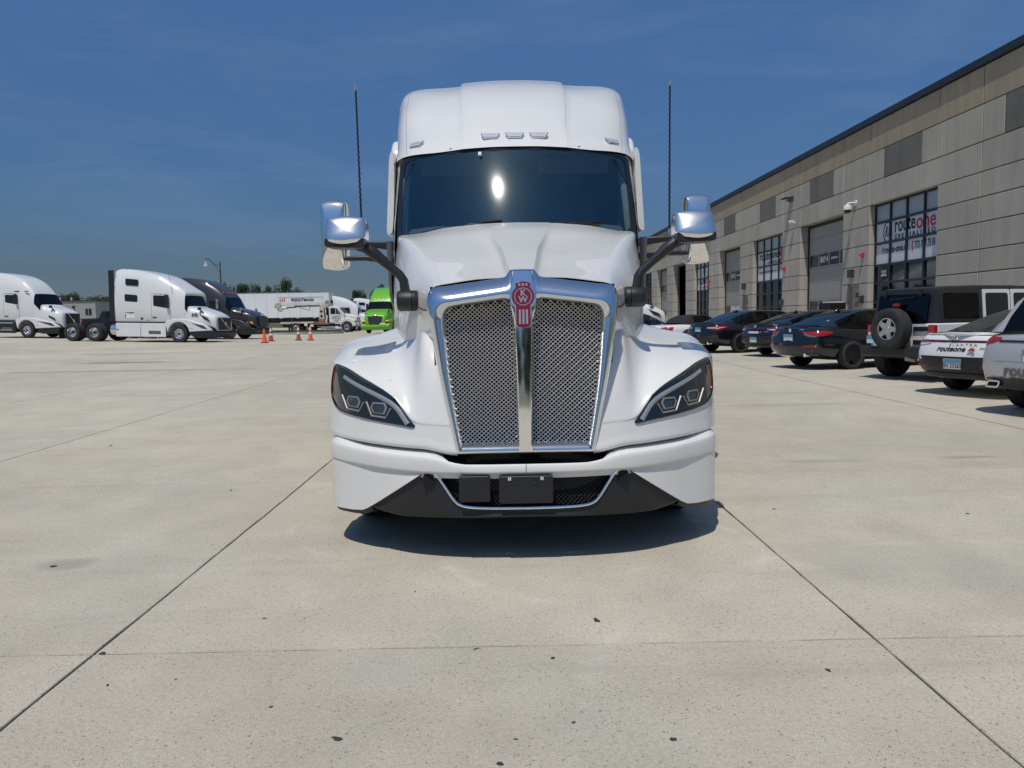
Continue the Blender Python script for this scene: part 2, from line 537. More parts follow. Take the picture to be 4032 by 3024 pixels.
for i in range(len(XJ)-1):
    for j in range(len(YJ)-1):
        gy = .0052 if min(abs(YJ[j]-3.21), abs(YJ[j+1]-3.21)) < .1 else .004
        x0, x1, y0, y1 = XJ[i]+GXW.get(XJ[i], .006), XJ[i+1]-GXW.get(XJ[i+1], .006), YJ[j]+gy, YJ[j+1]-gy
        near = -6 < (x0+x1)/2 < 6.5 and y1 > 0 and y0 < 9
        n = 26 if near else 2
        am = .0055 if near else 0
        C4 = [(x0, y0), (x1, y0), (x1, y1), (x0, y1)]
        ring = []
        for k in range(4):
            ring += edge(C4[k], C4[(k+1) % 4], n, am)
        cxm, cym = (x0+x1)/2, (y0+y1)/2
        m = MB()
        def zz(p): return gz(p[0], p[1])
        top = [(p[0]-.003*(1 if p[0] > cxm else -1), p[1]-.003*(1 if p[1] > cym else -1), zz(p)) for p in ring]
        rim = [(p[0], p[1], zz(p)-.004) for p in ring]
        low = [(p[0], p[1], zz(p)-.04) for p in ring]
        k0 = m.pts(top+rim+low); q = len(ring)
        m.f.append(tuple(range(k0, k0+q)))
        for a in range(q):
            b_ = (a+1) % q
            m.f.append((k0+a, k0+q+a, k0+q+b_, k0+b_)); m.f.append((k0+q+a, k0+2*q+a, k0+2*q+b_, k0+q+b_))
        o = m.build('concrete_slab', CONC, yard, smooth=False)
jm = MB()
for x in XJ[1:-1]:
    rows = [[(x-.022, y, gz(x, y)-.009), (x+.022, y, gz(x, y)-.009)] for y in YJ]
    jm.grid(rows)
for y in YJ[1:-1]:
    rows = [[(x, y-.008, gz(x, y)-.0095), (x, y+.008, gz(x, y)-.0095)] for x in XJ]
    jm.grid(rows)
jm.build('joint_filler', JOINT, yard, smooth=False)

# ================================================================== WAREHOUSE
bldg = thing('warehouse_building', 'long tan precast concrete warehouse with tall windows and bay doors', 'building', (14.0, 0, 0), math.atan(.0152))
def wall_mat(name, col, streak=.10):
    m = bpy.data.materials.new(name); m.use_nodes = True
    t = m.node_tree; b = t.nodes['Principled BSDF']; L = t.links.new
    g = N(t, 'ShaderNodeNewGeometry')
    mp = N(t, 'ShaderNodeMapping'); mp.inputs['Scale'].default_value = (2.2, 2.2, .22); L(g.outputs['Position'], mp.inputs['Vector'])
    n1 = N(t, 'ShaderNodeTexNoise'); n1.inputs['Scale'].default_value = 1.3; n1.inputs['Detail'].default_value = 6; n1.inputs['Roughness'].default_value = .65; L(mp.outputs[0], n1.inputs['Vector'])
    n2 = N(t, 'ShaderNodeTexNoise'); n2.inputs['Scale'].default_value = .5; n2.inputs['Detail'].default_value = 4; L(g.outputs['Position'], n2.inputs['Vector'])
    n3 = N(t, 'ShaderNodeTexNoise'); n3.inputs['Scale'].default_value = 45; n3.inputs['Detail'].default_value = 3; L(g.outputs['Position'], n3.inputs['Vector'])
    oi = N(t, 'ShaderNodeObjectInfo')
    def rng(v, a, b_, c, d):
        n = N(t, 'ShaderNodeMapRange')
        for k, x in zip(('From Min', 'From Max', 'To Min', 'To Max'), (a, b_, c, d)): n.inputs[k].default_value = x
        L(v, n.inputs['Value']); return n.outputs[0]
    def mul(a, b_):
        n = N(t, 'ShaderNodeMath', operation='MULTIPLY'); L(a, n.inputs[0]); L(b_, n.inputs[1]); return n.outputs[0]
    v = mul(mul(rng(n1.outputs[0], .3, .7, 1-streak, 1+streak*.6), rng(n2.outputs[0], .3, .7, .92, 1.07)), mul(rng(n3.outputs[0], .3, .7, .95, 1.05), rng(oi.outputs['Random'], 0, 1, .95, 1.05)))
    mx = N(t, 'ShaderNodeMix', data_type='RGBA', blend_type='MULTIPLY'); mx.inputs['Factor'].default_value = 1
    mx.inputs['A'].default_value = (*col, 1); L(v, mx.inputs['B']); L(mx.outputs['Result'], b.inputs['Base Color'])
    b.inputs['Roughness'].default_value = .9; b.inputs['Specular IOR Level'].default_value = .2
    bp = N(t, 'ShaderNodeBump'); bp.inputs['Strength'].default_value = .25; bp.inputs['Distance'].default_value = .004; L(n3.outputs[0], bp.inputs['Height']); L(bp.outputs[0], b.inputs['Normal'])
    return m
WGREY = wall_mat('precast_grey', (.432, .398, .338), .13)
WTAN = wall_mat('precast_tan', (.370, .312, .226), .13)
WDARK = wall_mat('precast_dark', (.17, .165, .145), .14)
WJOINT = mat('wall_joint', (.12, .115, .105), .9)
COPE = mat('roof_coping', (.02, .025, .032), .45)
FRAME = mat('window_frame_navy', (.012, .016, .026), .4)
SHGLASS = mat('shop_glass', (.012, .022, .026), .05, coat=.0, spec=.6)
FROST = mat('frosted_film', (.36, .40, .44), .45)
FILM = mat('white_window_film', (.66, .67, .69), .4)
DOORP = mat('bay_door_steel', (.30, .285, .265), .5, vary=.05, vscale=2)
MDOOR = mat('door_paint', (.34, .31, .26), .5, vary=.04)
INKD = mat('ink_black', (.012, .012, .018), .5)
WHITEP = mat('white_print', (.75, .75, .75), .5)

YL, YH = 9.0, 100.0
G = .016
TH = .45
ROWS = [(8.34, 7.27), (7.27, 6.22), (6.22, 5.37)]
PROWS = [5.37, 4.66, 3.95, 3.18, 2.53, 1.82, 1.1, .38, -.3]
def panel(y0, y1, z0, z1, m, th=TH):
    """one precast panel with chamfered edge; front face at local x = 0"""
    a, b, c, d = y0+G, y1-G, z0+G, z1-G
    k = .012
    mb = MB()
    i = mb.pts([(0, a+k, c+k), (0, b-k, c+k), (0, b-k, d-k), (0, a+k, d-k), (k, a, c), (k, b, c), (k, b, d), (k, a, d), (th, a, c), (th, b, c), (th, b, d), (th, a, d)])
    mb.f.append((i, i+3, i+2, i+1))
    for s in range(4):
        e = (s+1) % 4
        mb.f.append((i+s, i+e, i+4+e, i+4+s)); mb.f.append((i+4+s, i+4+e, i+8+e, i+8+s))
    mb.f.append((i+8, i+9, i+10, i+11))
    return mb.build('wall_panel', m, bldg, smooth=False)
# openings: (kind, near edge, far edge)
OPEN = [('W', 24.5, 28.88, 202), ('D', 31.08, 35.38, 4), ('W', 37.58, 41.8, 204), ('D', 44.03, 48.05, 6), ('W', 50.4, 54.15, 206), ('O', 56.5, 60.45, 0), ('D', 62.6, 66.4, 8), ('W', 68.65, 72.6, 208), ('D', 74.9, 78.9, 10), ('W', 81.2, 85.2, 212), ('D', 87.5, 91.5, 12)]
edges = [YL, 15.5, 22.33]
for k_, a, b, n_ in OPEN:
    edges += [a, b]
edges += [95.5, YH]
piers = []
prev = YL
cols = list(zip(edges, edges[1:]))
openset = {(a, b) for _, a, b, _ in OPEN}
for (a, b) in cols:
    isop = (a, b) in openset
    panel(a, b, *ROWS[0][::-1], WTAN)
    c0 = (a+b)/2
    if isop:
        w_ = (b-a)*.28
        for p, q, m in ((a, c0-w_, WGREY), (c0-w_, c0+w_, WDARK), (c0+w_, b, WGREY)):
            panel(p, q, *ROWS[1][::-1], m)
    elif (a, b) == (15.5, 22.33):
        for p, q, m in ((a, 18.9, WGREY), (18.9, 21.37, WDARK), (21.37, b, WGREY)):
            panel(p, q, *ROWS[1][::-1], m)
    else:
        panel(a, b, *ROWS[1][::-1], WGREY)
    panel(a, b, *ROWS[2][::-1], WGREY)
    if not isop:
        for z1, z0 in zip(PROWS, PROWS[1:]):
            if (abs(a-28.88) < .01 or abs(a-41.8) < .01) and z0 < 2.5:    # piers with a walk door
                d0, d1 = (29.62, 30.6) if a < 35 else (42.57, 43.52)
                panel(a, d0, z0, z1, WGREY); panel(d1, b, z0, z1, WGREY)
            else:
                panel(a, b, z0, z1, WGREY)
# joint backing, body and roof of the building
jb = MB()
for (a, b) in cols:
    if (a, b) in openset:
        jb.box(.035, .40, a, b, 5.39, 8.3)
    elif abs(a-28.88) < .01 or abs(a-41.8) < .01:
        d0, d1 = (29.62, 30.6) if a < 35 else (42.57, 43.52)
        jb.box(.035, .40, a+.02, d0-.02, -.3, 8.3); jb.box(.035, .40, d1+.02, b-.02, -.3, 8.3); jb.box(.036, .39, d0-.03, d1+.03, 2.55, 8.29)
    else:
        jb.box(.035, .40, a+.02, b-.02, -.3, 8.3)
jb.build('joint_backing', WJOINT, bldg, smooth=False)
sh = MB()
sh.box(.5, 40, YL, YH, 8.15, 8.28); sh.box(.46, 40, YL, YL+.2, -.3, 8.14); sh.box(.46, 40, YH-.2, YH, -.3, 8.14); sh.box(39.8, 40.0, YL+.2, YH-.2, -.3, 8.14)
sh.build('roof', mat('roof_membrane', (.25, .25, .25), .9), bldg, smooth=False)
MB().box(.5, 39.7, YL+.3, YH-.3, -.02, .02).build('indoor_floor', mat('indoor_floor', (.10, .10, .10), .6), bldg, smooth=False)
cp = MB()
for y0 in range(int(YL), int(YH), 3):
    cp.box(-.09, .6, y0+.004, y0+2.996, 8.345, 8.56)
cp.build('roof_edge', COPE, bldg, smooth=False)

FACE = (R(90), 0, R(-90))       # text on the facade
def win(a, b, no):
    root = MB()
    zs = [5.35, 4.70, 3.94, 3.15, 2.51, 1.80, 1.0, .25]
    n = 4
    ys_ = [a+(b-a)*k/n for k in range(n+1)]
    fr = MB()
    d0, d1 = .20, .33
    for k, y in enumerate(ys_):
        w_ = .04
        fr.box(d0, d1, max(a+.005, y-w_), min(b-.005, y+w_), -.1, 5.36)
    for z in zs:
        for k in range(n):
            fr.box(d0+.004, d1-.004, ys_[k]+.04, ys_[k+1]-.04, z-.042, z+.042)
    f = fr.build('window_frame', FRAME, bldg, smooth=False)
    gl = MB().box(0, .012, 0, 1, 0, 1).mesh('pane', SHGLASS, smooth=False)
    fl = MB().box(0, .012, 0, 1, 0, 1).mesh('pane', FILM, smooth=False)
    fs = MB().box(0, .012, 0, 1, 0, 1).mesh('pane', FROST, smooth=False)
    for r in range(len(zs)-1):
        for k in range(n):
            me = gl
            if no in (202, 204, 206):
                me = fs if r == 0 else (fl if r in (1, 2) else gl)
            part(me, 'pane', f, (.262, ys_[k]+.038, zs[r+1]+.04), (0, 0, 0), (1, ys_[k+1]-ys_[k]-.076, zs[r]-zs[r+1]-.08))
    return f
def ftext(nm, s, size, m, par, y0, y1, z, **kw):
    """lettering fitted between y0 (left end, farther) and y1"""
    o = text(nm, s, size, m, par, (.255, y0, z), FACE, depth=.002, align='LEFT', **kw)
    xs_ = [v.co.x for v in o.data.vertices]
    k = (y0-y1)/(max(xs_)-min(xs_))
    o.scale.x = k
    o.location.y = y0+min(xs_)*k
    return o
def bay_door(a, b, no):
    zs = [-.05, .62, 1.30, 2.06, 2.80, 3.42, 4.10, 4.75, 5.25]
    f = MB()
    f.prism([(a+.004, -.1), (a+.10, -.1), (a+.10, 5.26), (b-.10, 5.26), (b-.10, -.1), (b-.004, -.1), (b-.004, 5.35), (a+.004, 5.35)], 'x', .36, .50)
    fr = f.build('bay_door', BLKPL, bldg, smooth=False)
    for k, (z0, z1) in enumerate(zip(zs, zs[1:])):
        glazed = k in (2, 5)
        z0 = max(z0, 0)
        m = MB()
        y0, y1 = a+.10, b-.10
        if not glazed:
            m.box(.40, .44, y0, y1, z0+.004, z1-.004)
            m.build('door_section', DOORP, fr, smooth=False, bevel=.006, bseg=1)
        else:
            nn = 4
            wv = (y1-y0)/nn
            m.box(.40, .44, y0, y1, z0+.004, z0+.08); m.box(.40, .44, y0, y1, z1-.07, z1-.004)
            for q in range(nn+1):
                yc = y0+wv*q
                m.box(.401, .439, max(y0, yc-.05), min(y1, yc+.05), z0+.08, z1-.07)
            s_ = m.build('door_section', DOORP, fr, smooth=False)
            for q in range(nn):
                mm = SHGLASS
                if no in (4, 6) and k == 5 and q in (1, 2): mm = mat('sign_black', (.012, .018, .022), .4)
                if no == 6 and k == 2 and q in (1, 2): mm = FILM
                MB().box(.415, .425, y0+wv*q+.05, y0+wv*(q+1)-.05, z0+.08, z1-.07).build('door_pane', mm, fr, smooth=False)
    if no in (4, 6):
        wv = (b-a-.2)/4
        text('lettering', 'BAY %d' % no, .36, WHITEP, fr, (.41, a+.1+2.5*wv, 3.765), FACE, bold=.012, sc=(.8, 1, 1))
        text('lettering', 'routeone', .17, WHITEP, fr, (.41, a+.1+1.55*wv, 3.79), FACE, bold=.004, shear=.2)
        MB().cbox((.411, a+.1+1.13*wv, 3.79), (.004, .1, .16)).build('lettering_mark', REDP, fr, smooth=False)
    if no == 6:
        wv = (b-a-.2)/4
        text('lettering', '(east', .26, INKD, fr, (.41, a+.1+2.5*wv, 1.70), FACE)
        text('lettering', 'BUILD', .2, INKD, fr, (.41, a+.1+1.5*wv, 1.70), FACE)
    return fr
for k_, a, b, no in OPEN:
    if k_ == 'W':
        f = win(a, b, no)
        if no == 202:
            ftext('sign_lettering', 'R1', .52, INKD, f, 28.19, 27.91, 4.31, shear=.2, bold=.01)
            ring = MB()
            rr = [[(.255, 28.05+(.27+dr)*math.cos(t_), 4.31+(.35+dr)*math.sin(t_)) for dr in (-.022, .022)] for t_ in [2*math.pi*q/32 for q in range(33)]]
            ring.grid(rr).build('sign_ring', INKD, f, smooth=False, solid=.004)
            ftext('sign_lettering', 'route', .74, INKD, f, 27.54, 26.20, 4.47, bold=.012)
            ftext('sign_lettering', 'one', .74, REDP, f, 26.14, 24.98, 4.43, bold=.012)
            ftext('sign_lettering', 'SPECIALIZED', .24, INKD, f, 27.53, 24.99, 4.065, space=1.5, bold=.006)
            ftext('sign_lettering', 'route-one.us', .34, INKD, f, 28.22, 26.64, 3.67, bold=.006)
            ftext('sign_lettering', '773 717 7518', .34, INKD, f, 26.22, 25.0, 3.67, bold=.004)
            ftext('sign_lettering', '(', .32, REDP, f, 26.40, 26.30, 3.69, bold=.02)
            MB().lathe([(.0001, -.002), (.10, -.002), (.10, .002)], 'x', 20, (.256, 28.36, 3.69)).build('sign_globe', mat('pale_red', (.55, .25, .27), .5), f)
            ftext('house_number', '202', .30, WHITEP, f, 28.44, 28.06, 2.84, bold=.01)
        if no == 204:
            GINK = mat('ink_grey', (.14, .14, .15), .5)
            ftext('sign_lettering', 'routeone', .62, INKD, f, 41.48, 38.78, 4.47, shear=.2, bold=.012)
            ftext('sign_lettering', 'CARHAULING', .22, GINK, f, 40.25, 38.9, 4.10)
            ftext('sign_lettering', 'routeonecarhauling.com', .20, GINK, f, 41.45, 39.0, 3.66)
            ftext('sign_lettering', '773 366 12', .22, GINK, f, 38.9, 37.75, 3.70)
            ck = MB()
            for q, (cy, cz, h) in enumerate(((38.5, 4.45, .16), (38.28, 4.62, .2), (38.28, 4.28, .24), (38.02, 4.45, .22), (37.76, 4.60, .16), (38.02, 4.08, .18), (37.76, 4.22, .2), (38.5, 4.08, .12))):
                ck.prism([(cy+.12, cz-h*.9), (cy+.12, cz+h*.5), (cy-.12, cz+h*.9), (cy-.12, cz-h*.5)], 'x', .251, .257)
            ck.build('sign_checker', REDP, f, smooth=False)
            ftext('house_number', '204', .26, WHITEP, f, 38.15, 37.82, 2.88, bold=.01)
        if no == 206:
            ftext('sign_lettering', 'TRUCK HUB', .62, INKD, f, 53.78, 50.48, 3.76, bold=.01)
            ftext('sign_lettering', 'BODY AND REPAIR SHOP', .24, REDP, f, 53.7, 50.6, 3.36)
            ck = MB()
            for cy, cz in ((52.6, 4.72), (52.15, 4.72)): ck.box(.251, .257, cy-.13, cy+.13, cz-.13, cz+.13)
            ck.build('sign_mark', REDP, f, smooth=False)
            MB().box(.251, .257, 52.15, 52.62, 4.28, 4.5).build('sign_mark', INKD, f, smooth=False)
            ftext('house_number', '206', .26, WHITEP, f, 50.95, 50.6, 2.88, bold=.01)
    elif k_ == 'D':
        bay_door(a, b, no)
    else:
        f = MB()
        f.prism([(a+.004, -.1), (a+.10, -.1), (a+.10, 5.26), (b-.10, 5.26), (b-.10, -.1), (b-.004, -.1), (b-.004, 5.35), (a+.004, 5.35)], 'x', .36, .50)
        f.build('bay_door_frame', GREYPL, bldg, smooth=False)
for d0, d1, no in ((29.62, 30.6, '202'), (42.57, 43.52, '204')):
    fr = MB().box(.10, .30, d0+.004, d0+.06, -.1, 2.52).box(.10, .30, d1-.06, d1-.004, -.1, 2.52).box(.101, .299, d0+.06, d1-.06, 2.45, 2.53).build('walk_door', MDOOR, bldg, smooth=False)
    MB().box(.16, .20, d0+.062, d1-.062, .02, 2.445).build('door_leaf', MDOOR, fr, smooth=False)
    text('house_number', no, .24, INKD, fr, (.155, (d0+d1)/2-.05, 2.1), FACE, bold=.008)
    text('door_notice', 'EMPLOYEE\nENTRANCE', .09, REDP, fr, (.155, (d0+d1)/2-.05, 1.75), FACE)
    MB().box(.09, .16, d0+.12, d0+.24, 1.02, 1.08).build('door_handle', ALU, fr, smooth=False)

# small fittings hung on the facade (things of their own)
def on_wall(name, label, cat, y, z, group=None):
    o = thing(name, label, cat, (14-.0152*y, y, z), math.atan(.0152), group)
    return o
STROBE = mat('strobe_red', (.55, .02, .035), .4)
for y, lab in ((29.31, 'red fire alarm strobe nearest the camera, between walk door and window'), (37.2, 'red fire alarm strobe between the second window and bay door 4'), (50.06, 'red fire alarm strobe right of the TRUCK HUB window'), (68.3, 'farthest red fire alarm strobe, by the mirror arm of the big truck')):
    t = on_wall('alarm_strobe', lab, 'alarm strobe', y, 3.60, 'red alarm strobes on the facade')
    t.scale = (.8, .72, .72)
    MB().box(-.06, 0, -.11, .11, -.13, .13).build('housing', STROBE, t, smooth=False, bevel=.015)
    MB().prism([(-.10, -.09), (.10, -.09), (.07, .09), (-.07, .09)], 'x', -.15, -.06).build('horn', STROBE, t, smooth=False, bevel=.015)
DARKM = mat('fixture_bronze', (.035, .032, .03), .5)
for y, z, lab in ((30.17, 2.95, 'bronze wall lamp above the walk door 202'), (43.1, 3.0, 'bronze wall lamp above the second walk door, 204')):
    t = on_wall('wall_lamp', lab, 'lamp', y, z, 'bronze lamps above doors')
    MB().box(-.16, 0, -.15, .15, -.16, .16).build('lamp_body', DARKM, t, smooth=False, bevel=.02)
    MB().box(-.14, -.02, -.12, .12, -.175, -.162).build('lamp_lens', CLEAR, t, smooth=False)
for y, z, lab in ((29.33, 1.95, 'small bronze wall box right of walk door 202'), (37.45, 2.0, 'small bronze wall box right of the window 204')):
    t = on_wall('key_box', lab, 'wall box', y, z, 'bronze wall boxes')
    MB().box(-.13, 0, -.14, .14, -.13, .13).build('box_body', DARKM, t, smooth=False, bevel=.02)
    MB().box(-.145, -.131, -.09, .09, -.08, .08).build('box_cover', GREYPL, t, smooth=False)
t = on_wall('wall_pack', 'flat dark wall pack light high above the second window', 'lamp', 36.45, 6.82)
MB().prism([(0, -.16), (0, .07), (-.44, .02), (-.46, -.02)], 'y', -.22, .22).build('lamp_body', DARKM, t, smooth=False, bevel=.012)
MB().box(-.40, -.05, -.18, .18, -.09, -.07).build('lamp_lens', CLEAR, t, smooth=False)
t = on_wall('security_camera', 'small white bullet camera left of bay door four', 'camera', 35.95, 5.66)
MB().tube([(0, 0, -.03), (-.10, 0, -.03), (-.14, 0, 0)], .03, 8).build('bracket', WHITE, t)
MB().tube([(-.12, -.02, .03), (-.2, .22, .02)], .07, 10).build('camera_body', WHITE, t)
MB().tube([(-.2, .222, .02), (-.203, .235, .019)], .05, 10).build('lens', BLKGL, t)
t = on_wall('dome_camera', 'white dome camera on an arm above the walk door', 'camera', 30.01, 5.64)
MB().lathe([(.001, -.04), (.12, -.04), (.12, 0), (.06, .02)], 'x', 14).build('mount_plate', WHITE, t)
MB().tube([(0, 0, 0), (-.2, 0, 0), (-.30, 0, -.02), (-.32, 0, -.08)], .045, 8).build('arm', WHITE, t)
MB().lathe([(.03, -.05), (.12, -.08), (.15, -.14), (.15, -.26)], 'z', 16, (-.32, 0, 0)).build('camera_body', WHITE, t)
MB().lathe([(.145, -.26), (.14, -.31), (.10, -.37), (.001, -.40)], 'z', 16, (-.32, 0, 0)).build('dome', BLKGL, t)

# ================================================================== THE WHITE ROAD TRACTOR IN FRONT
hero = thing('semi_truck', 'white sleeper semi truck facing the camera with chrome mesh grille', 'truck', (.097, 4.30, 0))
def pair(mb, nm, m, ang=50):
    mb.build(nm, m, hero, weld=True, ang=ang)
    mb.v = [(-x, y, z) for x, y, z in mb.v]
    mb.build(nm, m, hero, weld=True, ang=ang)
def both(mb):
    return mb.mirror()
B_PLAN = [(0, 0), (.30, .010), (.60, .075), (.85, .20), (1.02, .335), (1.14, .445), (1.205, .525), (1.236, .60), (1.248, .69), (1.252, .80), (1.252, .95)]
B_C = cr1(B_PLAN, 6)
def By(x):
    best = None
    for (a, b), (c, d) in zip(B_C, B_C[1:]):
        if a <= x <= c and c > a:
            return b+(d-b)*(x-a)/(c-a)
    return .60
ZTOP = [(0, .588), (.36, .588), (.42, .598), (.50, .634), (.575, .656), (.70, .661), (.90, .668), (1.10, .68), (1.225, .694)]
ZCR = [(0, .527), (.61, .529), (.90, .535), (1.23, .542)]
# --- bumper: rolled top ledge, proud upper band, recessed lower corner
mb = MB()
rows = []
for (x, y) in B_C:
    zt, zc = interp(ZTOP, x), interp(ZCR, x)
    i = max(0, min(len(B_C)-1, B_C.index((x, y))))
    a, b = B_C[max(0, i-1)], B_C[min(len(B_C)-1, i+1)]
    tx, ty = b[0]-a[0], b[1]-a[1]
    L = math.hypot(tx, ty) or 1
    nx, ny = ty/L, -tx/L           # outward
    P = lambda off, z: (max(0, x+nx*off) if x > 0 else 0, y+ny*off, z)
    ld = interp([(0, .006), (.40, .006), (.58, .030), (1.23, .034)], x)
    c_ = max(0, min(1, (.56-x)/.14))
    rec = .016*max(0, min(1, (1.16-x)/.25))
    rows.append([P(-.18+.155*c_, zt-.07*c_), P(-.075+.05*c_, zt-.002-.02*c_), P(-.014, zt-ld), P(-.004, zt-ld-.004), P(.001, zt-ld-.012), P(.002, zt-ld-.03), P(.003, zc+.016), P(.001, zc+.006), P(-.004, zc+.001), P(-.006-rec, zc-.004), P(-.010-rec, zc-.03)])
mb.grid(rows)
both(mb).build('bumper', WHITE, hero, weld=True, ang=34)
mb = MB()
rows = []
def zlow(x):
    if x < .95: return .529-(x-.596)/(.949-.596)*(.529-.288)
    return interp([(.95, .288), (.99, .262), (1.06, .250), (1.225, .238)], x)
for (x, y) in B_C:
    if x < .585: continue
    zc = interp(ZCR, x); zb = min(zc-.002, zlow(x))
    i = B_C.index((x, y)); a, b = B_C[max(0, i-1)], B_C[min(len(B_C)-1, i+1)]
    L = math.hypot(b[0]-a[0], b[1]-a[1]) or 1
    nx, ny = (b[1]-a[1])/L, -(b[0]-a[0])/L
    col = []
    for k in range(9):
        t = k/8
        # the lower corner stands almost flush with the band
        off = -.002-.014*max(0, min(1, (1.16-x)/.25))*(1-.6*t)
        col.append((x+nx*off, y+ny*off, zc+(zb-zc)*t))
    col.append((x+nx*-.10, y+ny*-.10, zb+.004))
    rows.append(col)
mb.grid(rows)
pair(mb, 'bumper_corner', WHITE)
# --- black lip under the corners
mb = MB()
rows = []
for (x, y) in B_C:
    if x < .93: continue
    rows.append([(x-.012, y+.012, zlow(x)+.002), (x-.02, y+.02, zlow(x)-.028), (x-.10, y+.12, zlow(x)-.03)])
mb.grid(rows)
pair(mb, 'bumper_lip', BLKPL)
# --- black centre valance with its openings
UL = [(0, .326), (.30, .330), (.355, .337), (.404, .362), (.43, .392), (.516, .524)]
ZVB = [(0, .272), (.45, .266), (.75, .258), (.86, .272), (.95, .292)]
mb = MB()
n = 44
rows = []
for k in range(n+1):
    x = .955*k/n
    y = By(x)
    zb = interp(ZVB, x)
    zt = interp(UL, x) if x < .512 else min(.527, zlow(max(x, .596))+.004)
    rows.append([(x, y+.10, zb+.006), (x, y+.034, zb), (x, y+.024, zb+.014), (x, y+.026+.010*(.5-abs(.5-.5)), zb+(zt-zb)*.5), (x, y+.030, zt), (x, y+.065, zt)])
mb.grid(rows)
both(mb).build('lower_valance', BLKPL, hero, weld=True, ang=45)
# band of black above the opening
mb = MB()
rows = [[(x, By(x)+.028, .527), (x, By(x)+.030, .512), (x, By(x)+.07, .510)] for x in [.52*k/10 for k in range(11)]]
both(mb.grid(rows)).build('valance_top', BLKPL, hero, weld=True)
MB().box(-.56, .56, .115, .125, .28, .56).build('air_intake', BLACK, hero, smooth=False)
# chrome U trim
def upath(off):
    half = cr1([(0, .326), (.20, .328), (.33, .334), (.385, .348), (.418, .378), (.45, .425), (.516, .524)], 5)
    r_ = [(x, By(x)+.026+off, z) for x, z in half]
    return [(-x, y, z) for x, y, z in reversed(r_[1:])]+r_
MB().tube(upath(0), .0095, 8).build('intake_trim', CHROME, hero)
# lower diamond mesh
def clip_seg(p, d, poly):
    """parameter range of the line p+t*d inside a convex polygon (2-D)"""
    t0, t1 = -9, 9
    n = len(poly)
    ar = sum(poly[i][0]*poly[(i+1) % n][1]-poly[(i+1) % n][0]*poly[i][1] for i in range(n))
    sg = 1 if ar > 0 else -1
    for i in range(n):
        a, b = poly[i], poly[(i+1) % n]
        ex, ey = b[0]-a[0], b[1]-a[1]
        nx, ny = -ey*sg, ex*sg
        num = (a[0]-p[0])*nx+(a[1]-p[1])*ny
        den = d[0]*nx+d[1]*ny
        if abs(den) < 1e-9:
            if num > 0: return None
            continue
        t = num/den
        if den > 0: t0 = max(t0, t)
        else: t1 = min(t1, t)
    return (t0, t1) if t1-t0 > 1e-4 else None
def wire_mesh(polys, sx, sz, r, yf, weave=.0, layer=.0015):
    mb = MB()
    for poly in polys:
        xs_ = [p[0] for p in poly]; zs_ = [p[1] for p in poly]
        for s in (1, -1):
            d = (sx, s*sz)
            L = math.hypot(*d); d = (d[0]/L, d[1]/L)
            k0 = int((min(xs_)-(max(zs_)-min(zs_))*sx/sz-.1)/sx)-1
            k1 = int((max(xs_)+(max(zs_)-min(zs_))*sx/sz+.1)/sx)+1
            for k in range(k0, k1+1):
                p = (k*sx, min(zs_))
                c = clip_seg(p, d, poly)
                if not c: continue
                seg = max(1, int((c[1]-c[0])/(L/2))) if weave else 1
                pts_ = []
                for q in range(seg+1):
                    t = c[0]+(c[1]-c[0])*q/seg
                    x, z = p[0]+d[0]*t, p[1]+d[1]*t
                    off = weave*(1 if (q+k) % 2 else -1)*s if weave else layer*s
                    pts_.append((x, yf(x, z)+off, z))
                mb.tube(pts_, r, 4, cap=False)
    return mb
lowpoly = [(-.50, .508), (-.42, .384), (-.385, .352), (-.33, .336), (.33, .336), (.385, .352), (.42, .384), (.50, .508)]
wire_mesh([lowpoly], .0265, .0265, .0028, lambda x, z: By(abs(x))+.055).build('intake_mesh', BLKPL, hero, ang=60)
# plates on the intake
MB().prism(rrect(-.382, -.205, .372, .520, .012), 'y', -.006, .03).build('blank_plate', BLKPL, hero, bevel=.004, ang=30)
lp = MB().prism(rrect(-.155, .151, .362, .519, .014), 'y', -.020, .02).build('plate_bracket', BLKPL, hero, bevel=.004, ang=30)
for x in (-.055, .047):
    MB().lathe([(.026, -.018), (.024, -.0225), (.012, -.0225), (.010, -.0195), (.001, -.0195)], 'y', 18, (x, 0, .490)).build('bracket_boss', BLKPL, lp)
for x in (-.095, .088):
    MB().cbox((x, -.0225, .505), (.017, .004, .017)).build('bracket_clip', WHITE, lp, smooth=False)
    MB().cbox((x, -.0255, .505), (.005, .002, .005)).build('clip_hole', BLACK, lp, smooth=False)
for s in (-1, 1):
    pl = rrect(.531, .592, .443, .520, .010)
    MB().prism([(s*x, z) for x, z in pl], 'y', By(.56)+.017, By(.56)+.045).build('tow_recess', BLACK, hero, smooth=False)
    MB().lathe([(.001, -.006), (.011, -.006), (.013, 0), (.013, .01)], 'y', 12, (s*.618, By(.618)+.022, .512)).build('tow_bolt', GREYPL, hero)

